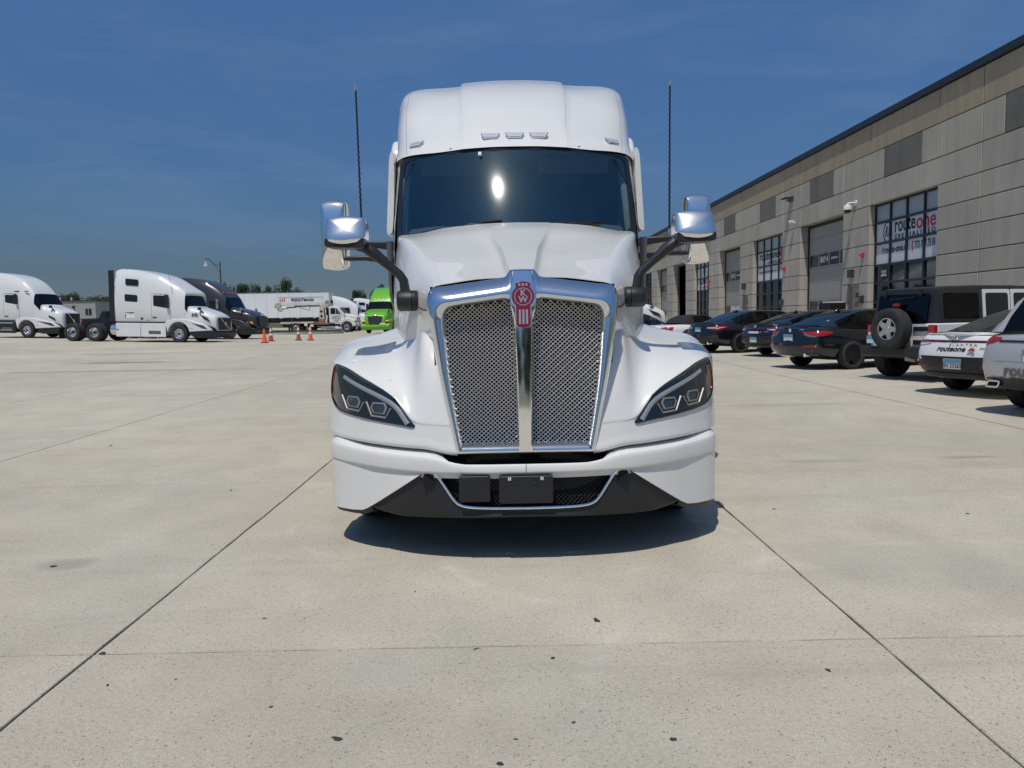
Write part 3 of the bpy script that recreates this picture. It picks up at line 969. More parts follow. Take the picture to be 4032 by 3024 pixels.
# --- fender and nose shell --------------------------------------------------
FB = cr1([(.38, .072), (.50, .085), (.60, .108), (.72, .158), (.85, .232), (.95, .305), (1.02, .370), (1.10, .455), (1.16, .535), (1.20, .605), (1.23, .675), (1.25, .74), (1.28, .86)], 6)
def Fb(x): return interp(FB, x)
ZB = [(.38, .632), (.46, .640), (.52, .656), (.58, .668), (.90, .679), (1.28, .690)]
def Fy(x, z): return Fb(x)+.17*(z-.68)
ZH = [(.398, .823), (.643, .838), (.688, .877), (.76, .964), (.839, 1.015), (.914, 1.048), (1.026, 1.098), (1.104, 1.131), (1.184, 1.147), (1.23, 1.14), (1.27, 1.12)]
XC = [.40, .45, .50, .55, .60, .66, .72, .80, .90, 1.0, 1.08, 1.15, 1.20, 1.235, 1.255, 1.268]
GOX = [(.63, .402), (.85, .446), (1.07, .491), (1.30, .524), (1.44, .541), (1.6, .55)]
CREST = [(.40, (.60, 1.46)), (.54, (.85, 1.46)), (.66, (1.10, 1.43)), (.80, (1.28, 1.385)), (.92, (1.36, 1.350)), (1.0, (1.38, 1.325)), (1.08, (1.36, 1.305)), (1.15, (1.34, 1.290)), (1.20, (1.30, 1.270)), (1.235, (1.22, 1.235)), (1.255, (1.12, 1.175)), (1.268, (1.05, 1.08))]
def crest(x):
    return interp([(a, b[0]) for a, b in CREST], x), interp([(a, b[1]) for a, b in CREST], x)
rows = []
for x in XC:
    zb, zh = interp(ZB, x), interp(ZH, x)
    yc, zc = crest(x)
    f0, f1, f2 = Fy(x, zb), Fy(x, (zb+zh)/2), Fy(x, zh)
    P = [(f0+.03, zb-.012), (f0, zb+.006), (Fy(x, zb+.06), zb+.06), (f1, (zb+zh)/2), (Fy(x, zh-.035), zh-.035), (f2, zh)]
    inner = max(0, min(1, (.86-x)/.36)); inner = inner*inner*(3-2*inner)
    # above the lamp the skin leans back towards the crest; beside the grille it stands up
    def mixp(o, i): return (o[0]+(i[0]-o[0])*inner, o[1]+(i[1]-o[1])*inner)
    P += [mixp((f2+(yc-f2)*.18, zh+(zc-zh)*.27), (f2+.06, 1.03)), mixp((f2+(yc-f2)*.45, zh+(zc-zh)*.56), (f2+.15, 1.21)), mixp((f2+(yc-f2)*.75, zh+(zc-zh)*.83), (f2+.32, 1.34)), (yc, zc), (yc+.45, zc-.05), (yc+.8, zc-.25)]
    row = []
    for (y, z) in P:
        gx = interp(GOX, z)-.012
        xe = gx+(x-.40)*(.66-gx)/.26 if x < .66 else x+max(0, x-1.1)*.14
        row.append((xe, y, z))
    rows.append(row)
# wrap: side of the fender
rows.append([(1.295, y+.05, z) for (_, y, z) in rows[-1]])
g_ = surf(rows, 3, 4)
mb = MB().grid(g_)
pair(mb, 'fender', WHITE, 60)
# side skirt of the fender with wheel arch
AX, AZ, AR = 1.28, .50, .50
arch = [(AX+.63*math.cos(R(a)), AZ+.63*math.sin(R(a))) for a in range(168, 8, -8)]
side = [(.80, .69), (.84, .80), (.90, 1.0), (1.0, 1.10), (1.2, 1.20), (1.6, 1.17), (1.95, 1.02), (2.1, .80), (2.12, .60), (AX+.63, .60)]
for s in (-1, 1):
    poly = [(1.0, .70)]+side[3:-2]+[(2.10, .60)]+[p for p in arch[::-1] if p[0] > 1.0]
    MB().prism(poly, 'x', s*1.25, s*1.28).build('wheel_arch', WHITE, hero, smooth=False)
# --- hood shell --------------------------------------------------------------
def hood_row(y):
    t = (y-.22)/(2.02-.22)
    zc = interp([(.225, 1.692), (.5, 1.775), (.8, 1.87), (1.2, 1.985), (1.6, 2.085), (2.02, 2.150)], y)
    xs_ = interp([(.225, .50), (.5, .545), (.8, .625), (1.2, .735), (1.6, .86), (2.02, .955)], y)       # shoulder crease
    zs_ = interp([(.225, 1.604), (.5, 1.690), (.8, 1.790), (1.2, 1.915), (1.6, 2.02), (2.02, 2.095)], y)
    xw = interp([(.225, .560), (.5, .635), (.8, .755), (1.2, .860), (1.6, .935), (2.02, 1.0)], y)       # side wall
    zw = interp([(.225, 1.538), (.5, 1.575), (.8, 1.62), (1.2, 1.69), (1.6, 1.77), (2.02, 1.90)], y)
    rw = interp([(.22, .072), (.8, .12), (1.3, .19), (2.02, .27)], y)                                 # centre spine half width
    rh = interp([(.22, .040), (.5, .045), (1.1, .036), (1.7, .014), (2.02, .004)], y)
    zr = zc-rh
    mid = (zr*.5+zs_*.5)
    bend = lambda x: .40*(x/1.0)**2 if y > 1.0 else 0
    k = max(0, (y-1.0)/1.02)**1.5
    q_ = max(0, min(1, (.62-y)/.4))
    def yy(x): return y+k*(.34*(x/1.0)**2-.28)
    return [(0, yy(0), zc), (rw*.80, yy(rw*.8), zc-.002), (rw, yy(rw), zc-.006), (rw*1.22+.01, yy(rw*1.2), zr-.004), (rw+(xs_-rw)*.45, yy((rw+xs_)/2), zr+(zs_-zr)*.30), (rw+(xs_-rw)*.8, yy(xs_), zr+(zs_-zr)*.72), (xs_, yy(xs_), zs_),
            (xs_+(xw-xs_)*.5, yy(xw), zs_-(zs_-zw)*.34), (xw-.004, yy(xw), zw), (xw+.010-.025*q_, yy(xw), zw-.11), (xw+.016-.05*q_, yy(xw)+.03*q_, zw-.22), (xw+.02-.075*q_, yy(xw)+.15*q_, 1.22), (xw+.03-.16*q_, yy(xw)+.22*q_, .95)]
HY = [.222, .25, .31, .41, .55, .75, .95, 1.15, 1.35, 1.55, 1.75, 1.9, 2.02]
rows = [hood_row(y) for y in HY]
g_ = surf(rows, 2, 3)
mb = MB().grid(g_)
both(mb).build('hood', WHITE, hero, weld=True, ang=60)
# seam between hood and fender, just below the mirror foot
for s in (-1, 1):
    MB().tube([(s*.552, .245, 1.462), (s*.60, .36, 1.468), (s*.66, .53, 1.50), (s*.705, .66, 1.515)], .004, 5).build('hood_seam', BLACK, hero)
# --- chrome grille surround ----------------------------------------------------
def Gy(z): return .080+(z-.63)*.05
gin = [(.362, .681), (.393, .86), (.424, 1.07), (.443, 1.28), (.452, 1.40), (.447, 1.447), (.418, 1.474), (.34, 1.489), (.22, 1.504), (.115, 1.517), (.085, 1.512), (.05, 1.50), (0, 1.50)]
gout = [(.402, .628), (.446, .85), (.491, 1.071), (.524, 1.30), (.541, 1.44), (.550, 1.53), (.520, 1.588), (.42, 1.603), (.26, 1.624), (.115, 1.644), (.090, 1.660), (.064, 1.686), (0, 1.688)]
gi, go = cr1(gin, 5), cr1(gout, 5)
rows = []
for (a, b) in zip(gi, go):
    r_ = []
    prof = [(-.03, .055), (0., .022), (.05, .0), (.18, -.022), (.35, -.036), (.55, -.040), (.75, -.032), (.9, -.012), (1.0, .02), (1.02, .08)]
    top = max(0, min(1, (a[1]-1.40)/.08))
    prof2 = [.03, -.012, -.034, -.044, -.040, -.022, .004, .030, .052, .10]
    for (t, off), o2 in zip(prof, prof2):
        off = off+(o2-off)*top
        x, z = a[0]+(b[0]-a[0])*t, a[1]+(b[1]-a[1])*t
        k = .75+.25*top
        r_.append((max(0, x), Gy(z)+off*k, z))
    rows.append(r_)
mb = MB().grid(rows)
both(mb).build('grille_surround', mat('chrome_bright', (.80, .83, .87), .12, 1.0), hero, weld=True, ang=60)
# bottom bar
rows = []
for x in [.40*k/16 for k in range(17)]:
    xi = min(x, .372)
    rows.append([(x*.9, .13, .690), (x*.915, .105, .682), (x*.94, .083, .672), (x*.97, .070, .655), (x, .070, .638), (x*1.005, .085, .629), (x*1.005, .12, .626)])
both(MB().grid(rows)).build('grille_sill', CHROME, hero, weld=True, ang=60)
# centre bar
CW = [(.66, .0455), (.69, .0455), (1.0, .050), (1.16, .0545), (1.34, .061), (1.40, .066), (1.45, .082), (1.50, .094), (1.56, .092), (1.60, .080), (1.64, .068), (1.68, .062)]
rows = []
for z in [.655+.03*k for k in range(35)]:
    if z > 1.683: z = 1.683
    w_ = interp(CW, z); y = Gy(z)+(.03*max(0, min(1, (z-1.5)/.18)))
    rows.append([(0, y-.062, z), (w_*.70, y-.061, z), (w_*.80, y-.056, z), (w_*.93, y-.02, z), (w_, y+.0, z), (w_, y+.05, z)])
both(MB().grid(rows)).build('grille_bar', CHROME, hero, weld=True, ang=30)
# wire mesh
mp_r = [(.046, .686), (.366, .676), (.395, .86), (.427, 1.07), (.446, 1.28), (.455, 1.40), (.45, 1.449), (.42, 1.478), (.34, 1.492), (.10, 1.522), (.085, 1.46), (.062, 1.36), (.054, 1.16)]
mp_c = [(.044, .684), (.37, .674), (.43, 1.07), (.458, 1.40), (.45, 1.449), (.42, 1.48), (.09, 1.524), (.05, 1.36)]
for s in (1, -1):
    poly = [(s*x, z) for x, z in mp_c]
    wire_mesh([poly], .0265, .0238, .0023, lambda x, z: Gy(z)+.042, weave=.0024).build('grille_mesh', mat('mesh_steel', (.80, .78, .75), .33, 1.0), hero, ang=70)
MB().quad((-.50, .18, .62), (.50, .18, .62), (.54, .235, 1.60), (-.54, .235, 1.60)).build('radiator', mat('radiator_black', (.004, .004, .004), .8), hero, smooth=False)
# emblem
EY = 0.0
EZ = 1.528
def zl(P): return [(x, z-EZ) for x, z in P]
def emb_outline(k):
    pts_ = []
    cx, cz, r0 = 0, 1.528, .064*k
    neck_t, neck_b = .041*k, .041*k
    a0 = math.acos(neck_t/r0)
    for q in range(13):
        a = -a0+2*a0*q/12 - 0
        pts_.append((r0*math.cos(a), cz+r0*math.sin(a)))
    pts_.append((neck_t, 1.585+.012*k))
    pts_.append((.030*k, 1.598+.004*k)); pts_.append((0, 1.602+.005*k)); pts_.append((-.030*k, 1.598+.004*k)); pts_.append((-neck_t, 1.585+.012*k))
    for q in range(13):
        a = math.pi-a0+2*a0*q/12
        pts_.append((r0*math.cos(a), cz+r0*math.sin(a)))
    pts_ += [(-neck_b, 1.385), (-.03*k, 1.376-.004*k), (0, 1.373-.005*k), (.03*k, 1.376-.004*k), (neck_b, 1.385)]
    return pts_
em = MB().prism(zl(emb_outline(1.0)), 'y', EY-.004, EY+.03).build('emblem', CHROME, hero, bevel=.002, ang=30)
em.location = (0, Gy(1.49)-.069, EZ)
em.rotation_euler = (-math.atan(.05), 0, 0)
em.scale = (1.1, 1.0, 1.1)
EMR = mat('emblem_red', (.20, .012, .035), .25, coat=.5)
EMS = mat('emblem_silver', (.55, .56, .58), .3, .6)
MB().prism(zl(emb_outline(.90)), 'y', EY-.007, EY-.0035).build('emblem_face', EMR, em, smooth=False)
for x in (-.018, 0, .018):
    MB().box(x-.0052, x+.0052, EY-.0085, EY-.0068, 1.388-EZ, 1.462-EZ).build('emblem_stripe', EMS, em, smooth=False)
    MB().box(x-.005, x+.005, EY-.0085, EY-.0068, 1.582-EZ, 1.596-EZ).build('emblem_stripe', EMS, em, smooth=False)
rr = [[(dr*math.cos(t_), EY-.0085, dr*math.sin(t_)) for dr in (.0415, .0455)] for t_ in [2*math.pi*q/40 for q in range(41)]]
MB().grid(rr).build('emblem_ring', EMS, em, smooth=False)
text('emblem_letter', 'K', .044, EMS, em, (0, EY-.0085, 1.546-EZ), (R(90), 0, 0), depth=.001, bold=.0012)
text('emblem_letter', 'W', .044, EMS, em, (0, EY-.0085, 1.512-EZ), (R(90), 0, 0), depth=.001, bold=.0012)

# --- headlamps -----------------------------------------------------------------
def onface(x, z, off): return (x+max(0, x-1.1)*.14, Fy(x, z)-off, z)
HL = [(0.643, 0.793), (0.688, 0.842), (0.76, 0.941), (0.839, 0.995), (0.914, 1.029), (0.97, 1.047), (1.026, 1.077), (1.104, 1.113), (1.184, 1.131), (1.212, 1.067), (1.225, 0.986), (1.218, 0.923), (1.192, 0.881), (1.15, 0.852), (1.084, 0.837), (0.97, 0.824), (0.857, 0.813), (0.745, 0.801), (0.665, 0.79)]  # outline from image pixels, rescaled about the camera to a nearer depth
def face_patch(outline, off, nx=26, thick=.012):
    """fill an outline that is single valued in x with columns that follow the nose skin"""
    xs_ = [p[0] for p in outline]
    i0, i1 = xs_.index(min(xs_)), xs_.index(max(xs_))
    def chain(a, b):
        out = []; k = a
        while True:
            out.append(outline[k])
            if k == b: break
            k = (k+1) % len(outline)
        return out
    c1_, c2_ = chain(i0, i1), chain(i1, i0)[::-1]
    x0, x1 = min(xs_), max(xs_)
    rows = []
    for k in range(nx+1):
        x = x0+(x1-x0)*k/nx
        za, zb_ = interp(c1_, x), interp(c2_, x)
        lo, hi = min(za, zb_), max(za, zb_)
        rows.append([onface(x, lo, -.01)]+[onface(x, lo+(hi-lo)*q/6, off) for q in range(7)]+[onface(x, hi, -.01)])
    return MB().grid(rows)
LAMPBK = mat('lamp_black', (.008, .012, .018), .08, coat=1.0)
DRL = mat('drl_clear', (.30, .33, .36), .22, .35, coat=.8)
LENSM = glass_mat('lamp_glass', (.86, .88, .90), rough=.02, ior=1.35)
for s in (1, -1):
    def mir(mb):
        if s < 0: mb.v = [(-x, y, z) for x, y, z in mb.v]
        return mb
    hl = mir(face_patch(HL, .008)).build('headlight', LAMPBK, hero, ang=60, weld=True)
    gp = [onface(x, z, .005) for x, z in cr1(HL+[HL[0]], 3)]
    mir(MB().tube(gp, .0065, 6, cap=False)).build('lamp_seal', BLKGL, hl)
    # daytime running light blade
    ctr = cr1([(1.124, 1.063), (1.065, 1.034), (.97, .998), (.876, .962), (.802, .929), (.750, .892), (.712, .845), (.684, .805)], 6)
    rows = []
    for k, (x, z) in enumerate(ctr):
        a, b = ctr[max(0, k-1)], ctr[min(len(ctr)-1, k+1)]
        L = math.hypot(b[0]-a[0], b[1]-a[1]); nx, nz = -(b[1]-a[1])/L, (b[0]-a[0])/L
        w_ = .012+.004*k/len(ctr)
        rows.append([onface(x+nx*w_*q, z+nz*w_*q, .010+.008*(1-abs(q))) for q in (-1, -.55, 0, .55, 1)])
    mir(MB().grid(rows)).build('light_blade', DRL, hl, ang=25)
    # projectors
    for (cx, cz, k) in ((.868, .886, 1.05), (1.050, .912, 1.0)):
        hexo = [(cx-.055*k, cz+.008), (cx-.040*k, cz+.036), (cx+.040*k, cz+.036), (cx+.055*k, cz+.004), (cx+.036*k, cz-.030), (cx-.036*k, cz-.034)]
        hexi = [(cx+(x-cx)*.74, cz+(z-cz)*.74) for x, z in hexo]
        rows = [[onface(*a, .011), onface(*b, .017)] for a, b in zip(hexo+hexo[:1], hexi+hexi[:1])]
        p = mir(MB().grid(rows)).build('projector_bezel', mat('bezel_grey', (.30, .30, .30), .3, .6), hl, smooth=False)
        mir(MB().poly([onface(x, z, .012) for x, z in hexi])).build('projector_lens', mat('projector_lens', (.03, .045, .055), .04, coat=1.0), hl, smooth=False)
        # bracket under each projector
        br = [(cx+.085, cz+.035), (cx+.048, cz-.046), (cx-.045, cz-.052), (cx-.078, cz+.004)]
        mir(MB().tube([onface(x, z, .011) for x, z in br], .0062, 5)).build('lamp_bracket', mat('bracket_grey', (.30, .29, .28), .5, .5), hl)
    mir(MB().tube([onface(1.196, 1.088, .009), onface(1.208, 1.008, .009), onface(1.200, .935, .009)], .0034, 6)).build('side_marker', mat('amber_dark', (.42, .07, .012), .3), hl)

# --- windscreen, cowl and cab -----------------------------------------------------
def WS(u, v):
    """u across -1..1, v 0 bottom .. 1 top"""
    xb, xt = .985, .975
    x = u*(xb+(xt-xb)*v)
    bulge = .46*(abs(u))**2.2
    y = 1.74+.385*v-.02*math.sin(math.pi*v) + bulge*(1-.22*v)
    z = 2.105+.700*v - (.012*v+.008*(1-v))*abs(u)**2.2
    return (x, y, z)
def ws_mesh(u0, v0, u1, v1, nu, nv, off=0.):
    rows = []
    for j in range(nv+1):
        rows.append([tuple(Vector(WS(u0+(u1-u0)*i/nu, v0+(v1-v0)*j/nv))+Vector((0, -off, off*.3))) for i in range(nu+1)])
    return rows
def ws_ring(o):
    """rounded outline in (u, v)"""
    return rrect(-1+o, 1-o, 0+o*1.2, 1-o*1.2, .16)
mb = MB().grid(ws_mesh(-.985, .02, .985, .985, 36, 14))
WSG = glass_mat('windscreen_glass', (.56, .66, .68), refl=(.44, .94, 1.1), rough=.012, ior=2.2)
_t = WSG.node_tree
_g2 = N(_t, 'ShaderNodeBsdfGlossy'); _g2.inputs['Roughness'].default_value = .13
_mx = N(_t, 'ShaderNodeMixShader'); _mx.inputs[0].default_value = .16
_old = [n for n in _t.nodes if n.type == 'BSDF_GLOSSY' and n is not _g2][0]
_ms = [n for n in _t.nodes if n.type == 'MIX_SHADER' and n is not _mx][0]
_t.links.new(_old.outputs[0], _mx.inputs[1]); _t.links.new(_g2.outputs[0], _mx.inputs[2]); _t.links.new(_mx.outputs[0], _ms.inputs[2])
mb.build('windshield', WSG, hero, ang=80)
inner, outer = rrect(-.966, .966, .02, .955, .085, 8), rrect(-1.004, 1.004, -.05, 1.025, .10, 8)
def wsp(p, off):
    u, v = p
    e = .01
    uc = max(-1.0, min(1.0, u))
    a = Vector(WS(uc, v)); du = Vector(WS(uc+e, v))-Vector(WS(uc-e, v)); dv = Vector(WS(uc, v+e))-Vector(WS(uc, v-e))
    nn = du.cross(dv).normalized()
    if nn.y > 0: nn = -nn
    return a+nn*off+du.normalized()*(u-uc)*1.0
def dens(P, n=5):
    return lin(P+[P[0]], n)
ii, oo = dens(inner), dens(outer)
rows = [[wsp(a, .004), wsp(((a[0]*.5+b[0]*.5), (a[1]*.5+b[1]*.5)), .014), wsp(b, .010), wsp((b[0]*1.01, b[1]), -.02)] for a, b in zip(ii, oo)]
MB().grid(rows).build('windshield_trim', BLKGL, hero, ang=60)
# roof cap / fairing
def FR(pts_): return pts_
rows = [
    [(0, 2.100, 2.806), (.20, 2.110, 2.806), (.41, 2.150, 2.803), (.44, 2.160, 2.802), (.62, 2.24, 2.797), (.80, 2.34, 2.803), (.92, 2.43, 2.800), (.99, 2.535, 2.785), (1.02, 2.66, 2.75), (1.03, 2.85, 2.69), (1.03, 3.3, 2.69)],
    [(0, 2.200, 2.905), (.20, 2.210, 2.905), (.415, 2.250, 2.902), (.445, 2.265, 2.900), (.62, 2.335, 2.893), (.81, 2.43, 2.886), (.94, 2.535, 2.872), (1.003, 2.64, 2.85), (1.03, 2.78, 2.82), (1.04, 2.9, 2.78), (1.04, 3.3, 2.78)],
    [(0, 2.40, 3.075), (.20, 2.41, 3.075), (.42, 2.45, 3.07), (.455, 2.480, 3.064), (.63, 2.535, 3.056), (.83, 2.625, 3.036), (.96, 2.735, 3.012), (1.015, 2.84, 2.985), (1.037, 2.95, 2.965), (1.05, 3.1, 2.94), (1.05, 3.4, 2.92)],
    [(0, 2.73, 3.33), (.20, 2.735, 3.33), (.445, 2.775, 3.322), (.482, 2.808, 3.310), (.65, 2.85, 3.300), (.85, 2.925, 3.280), (.975, 3.02, 3.256), (1.027, 3.12, 3.225), (1.047, 3.2, 3.195), (1.06, 3.3, 3.15), (1.06, 3.6, 3.13)],
    [(0, 3.10, 3.56), (.20, 3.102, 3.56), (.462, 3.13, 3.550), (.498, 3.162, 3.532), (.66, 3.19, 3.520), (.85, 3.255, 3.497), (.98, 3.34, 3.470), (1.032, 3.43, 3.432), (1.055, 3.5, 3.385), (1.066, 3.6, 3.33), (1.066, 3.8, 3.29)],
    [(0, 3.50, 3.735), (.20, 3.502, 3.733), (.475, 3.525, 3.720), (.512, 3.553, 3.698), (.66, 3.57, 3.688), (.85, 3.60, 3.668), (.98, 3.64, 3.642), (1.035, 3.70, 3.60), (1.058, 3.76, 3.545), (1.068, 3.82, 3.47), (1.07, 4.0, 3.42)],
    [(0, 3.95, 3.852), (.20, 3.952, 3.849), (.482, 3.96, 3.832), (.52, 3.97, 3.804), (.66, 3.98, 3.795), (.85, 4.0, 3.770), (.98, 4.03, 3.738), (1.036, 4.06, 3.69), (1.06, 4.1, 3.63), (1.07, 4.12, 3.55), (1.075, 4.2, 3.45)],
    [(0, 5.3, 3.92), (.20, 5.3, 3.918), (.482, 5.3, 3.90), (.52, 5.3, 3.87), (.66, 5.3, 3.862), (.85, 5.3, 3.835), (.98, 5.3, 3.80), (1.036, 5.3, 3.75), (1.062, 5.3, 3.68), (1.075, 5.3, 3.55), (1.08, 5.3, 3.2)],
]
rows = [[(x*(1+(.03+.016*max(0, min(3, i-2)))*min(1, max(0, (x-.5)/.3))), y, z+(.018 if .8 < x < 1.0 and i > 2 else 0)) for (x, y, z) in r_] for i, r_ in enumerate(rows)]
g_ = surf(rows, 5, 3)
both(MB().grid(g_)).build('roof_fairing', WHITE, hero, weld=True, ang=55)
SEAM = mat('panel_seam', (.20, .20, .20), .8)
for s in (1, -1):
    j_ = min(range(len(g_[8])), key=lambda q: abs(g_[8][q][0]-.93))
    MB().tube([(s*r_[j_][0], r_[j_][1]-.0005, r_[j_][2]+.0005) for r_ in g_[1:27]], .0018, 4).build('roof_seam', SEAM, hero)
# cab sides, doors, sleeper
mb = MB()
rows = []
for y, w_ in ((2.17, 1.005), (2.30, 1.03), (2.6, 1.045), (3.0, 1.05), (3.45, 1.05)):
    ap = lambda z: y+(.40*max(0, min(1, (z-2.08)/.78)) if y < 2.3 else .30*max(0, min(1, (z-2.08)/.78)) if y < 2.5 else 0)
    rows.append([(w_+a_, ap(z), z) for a_, z in ((-.03, 2.86), (-.012, 2.72), (-.005, 2.55), (0, 2.40), (.008, 2.2), (.01, 2.0), (.015, 1.4), (.01, .75))])
mb.grid(rows)
pair(mb, 'cab_side', WHITE)
for s in (1, -1):
    MB().prism(rpoly([(2.52, 2.70), (3.25, 2.70), (3.25, 2.10), (2.45, 2.02)], .06), 'x', s*1.050, s*1.062).build('door_window', GLASS, hero, smooth=False)
    # white deflector blade beside the A pillar
    pl = cr1([(1.035, 2.845), (1.055, 2.86), (1.078, 2.80), (1.092, 2.60), (1.108, 2.35), (1.118, 2.18), (1.105, 2.150), (1.085, 2.158), (1.065, 2.20), (1.05, 2.40), (1.038, 2.65)], 3)
    MB().prism([(s*x, z) for x, z in pl], 'y', 2.46, 2.66).build('air_deflector', WHITE, hero, bevel=.012, bseg=3, ang=60)
    # dark cowl vent behind the hood edge
    MB().prism([(1.88, 2.04), (2.12, 2.06), (2.10, 1.55), (1.95, 1.62)], 'x', s*1.015, s*1.035).build('cowl_vent', GREYPL, hero, smooth=False)
    MB().box(s*1.08-.03, s*1.08+.03, 2.0, 3.4, .45, 1.0).build('step_fairing', WHITE, hero, bevel=.02)
mb = MB().prism(rpoly([(3.42, .45), (3.40, 3.05), (3.55, 3.20), (5.3, 3.25), (5.3, .45)], .06), 'x', -1.205, 1.205)
mb.build('sleeper', WHITE, hero, bevel=.05, bseg=4, ang=40)
MB().box(-.98, .98, 2.20, 3.4, .75, 1.94).build('firewall', BLKPL, hero, smooth=False)
MB().grid([[(u*.985, WS(u, 0)[1]-.06, 2.055), (u*.985, WS(u, 0)[1]+.12, 2.075)] for u in [-1+k/10 for k in range(21)]]).build('cowl', BLKPL, hero, smooth=False)
# inside the cab
rows = []
for u in [-.92+1.84*k/16 for k in range(17)]:
    y = WS(u, .05)[1]
    rows.append([(u*.98, y+.06, 1.95), (u*.98, y+.06, 2.09), (u*.98, y+.14, 2.15), (u*.97, max(y+.24, 2.2), 2.185), (u*.97, 2.62, 2.17), (u*.97, 2.68, 2.10), (u*.97, 2.68, 1.95)])
MB().grid(rows).build('dashboard', INTER, hero, ang=50)
MB().box(-1.02, 1.02, 3.36, 3.40, 1.9, 2.85).build('cab_bulkhead', mat('bulkhead', (.08, .09, .095), .9), hero, smooth=False)
MB().quad((-.97, 2.62, 2.795), (.97, 2.62, 2.795), (1.0, 3.4, 2.82), (-1.0, 3.4, 2.82)).build('headliner', mat('headliner', (.16, .16, .15), .9), hero, smooth=False)
for x in (-.52, .52):
    st = MB().prism(rpoly([(2.95, 1.95), (2.85, 2.10), (3.06, 2.58), (3.16, 2.58), (3.12, 1.95)], .04), 'x', x-.25, x+.25).build('seat', mat('seat_cloth', (.09, .09, .095), .9), hero, bevel=.03)
    MB().box(x-.13, x+.13, 3.06, 3.14, 2.60, 2.76).build('headrest', MATS['seat_cloth'], st, bevel=.03)
rr = [(.52+.22*math.cos(t_), 2.55-.10*math.sin(t_), 2.16+.18*math.sin(t_)) for t_ in [2*math.pi*q/24 for q in range(25)]]
sw = MB().tube(rr, .016, 6, cap=False).build('steering_wheel', BLKPL, hero)
MB().cbox((.52, 2.55, 2.16), (.30, .03, .06)).build('wheel_hub', BLKPL, sw, bevel=.02)
for s in (1, -1):
    MB().tube([(s*.955, 2.27, 2.08), (s*.95, 2.46, 2.45), (s*.935, 2.66, 2.80)], .035, 8).build('pillar_trim', mat('pillar_trim', (.30, .31, .28), .8), hero, bevel=.02)
st_ = MB().quad((-.30, 2.02, 2.735), (-.275, 2.02, 2.735), (-.275, 2.035, 2.765), (-.30, 2.035, 2.765)).build('windshield_sticker', mat('sticker_pale', (.6, .62, .6), .6), hero, smooth=False)
st_.location.y = .055
MB().tube([(0, 0, .527), (0, -.0035, .55), (0, -.001, .584)], .0022, 4).build('bumper_seam', SEAM, hero)
for x in (-.5, .5):
    MB().box(x-.30, x+.30, 2.42, 2.44, 2.64, 2.79).build('sun_visor', mat('visor_grey', (.09, .09, .09), .8), hero, bevel=.01)
# wipers
for (u0, u1, v1, ub) in ((-.55, -.12, .075, -.78), (.28, .68, .10, -.05)):
    a, b, c = Vector(WS(u0, -.01)), Vector(WS(u1-.25, .06)), Vector(WS(u1, v1-.04))
    for q in (a, b, c): q.y -= .022
    wp = MB().tube([a, b, c], .010, 6).build('wiper', BLKPL, hero)
    pl = [Vector(WS(ub+(u1-ub)*k/8, .015+.075*(k/8))) + Vector((0, -.016, 0)) for k in range(9)]
    MB().tube(pl, .009, 5).build('wiper_blade', BLACK, wp)
# roof marker lamps
def fair_pt(x, z):
    """front of the fairing at a given x, z (sampled from the shell)"""
    best = None
    for r_ in g_:
        for p in r_:
            d = (p[0]-x)**2+(p[2]-z)**2
            if best is None or d < best[0]: best = (d, p)
    return best[1]
MK = mat('marker_clear', (.75, .77, .80), .15, .4, coat=.6)
for x, z in ((-.84, 2.908), (-.20, 2.912), (0, 2.912), (.20, 2.912), (.84, 2.908)):
    p = fair_pt(abs(x), z)
    y = p[1]
    yaw = 0 if abs(x) < .5 else (R(38) if x > 0 else R(-38))
    mk = MB().prism(rpoly([(-.075, .022), (.075, .022), (.055, -.024), (-.055, -.024)], .008), 'y', -.016, .012)
    o = mk.build('marker_lamp', MK, hero, bevel=.003)
    o.location = (x, y-.004, z); o.rotation_euler = (R(-38), 0, yaw)
    for q in range(5):
        e_ = MB().lathe([(.0045, -.0165), (.0035, -.018), (.0003, -.0185)], 'y', 8, (-.04+.02*q, 0, .0)).build('lamp_diode', mat('diode_glint', (.25, .25, .26), .1, .8), o)
    fr_ = MB().tube([(a, -.008, b) for a, b in rpoly([(-.080, .027), (.080, .027), (.058, -.029), (-.058, -.029)], .01)+[(-.071, -.008, 0)[:0] or (-.0762, .0225)]], .0035, 5, cap=False).build('lamp_rim', CHROME, o)
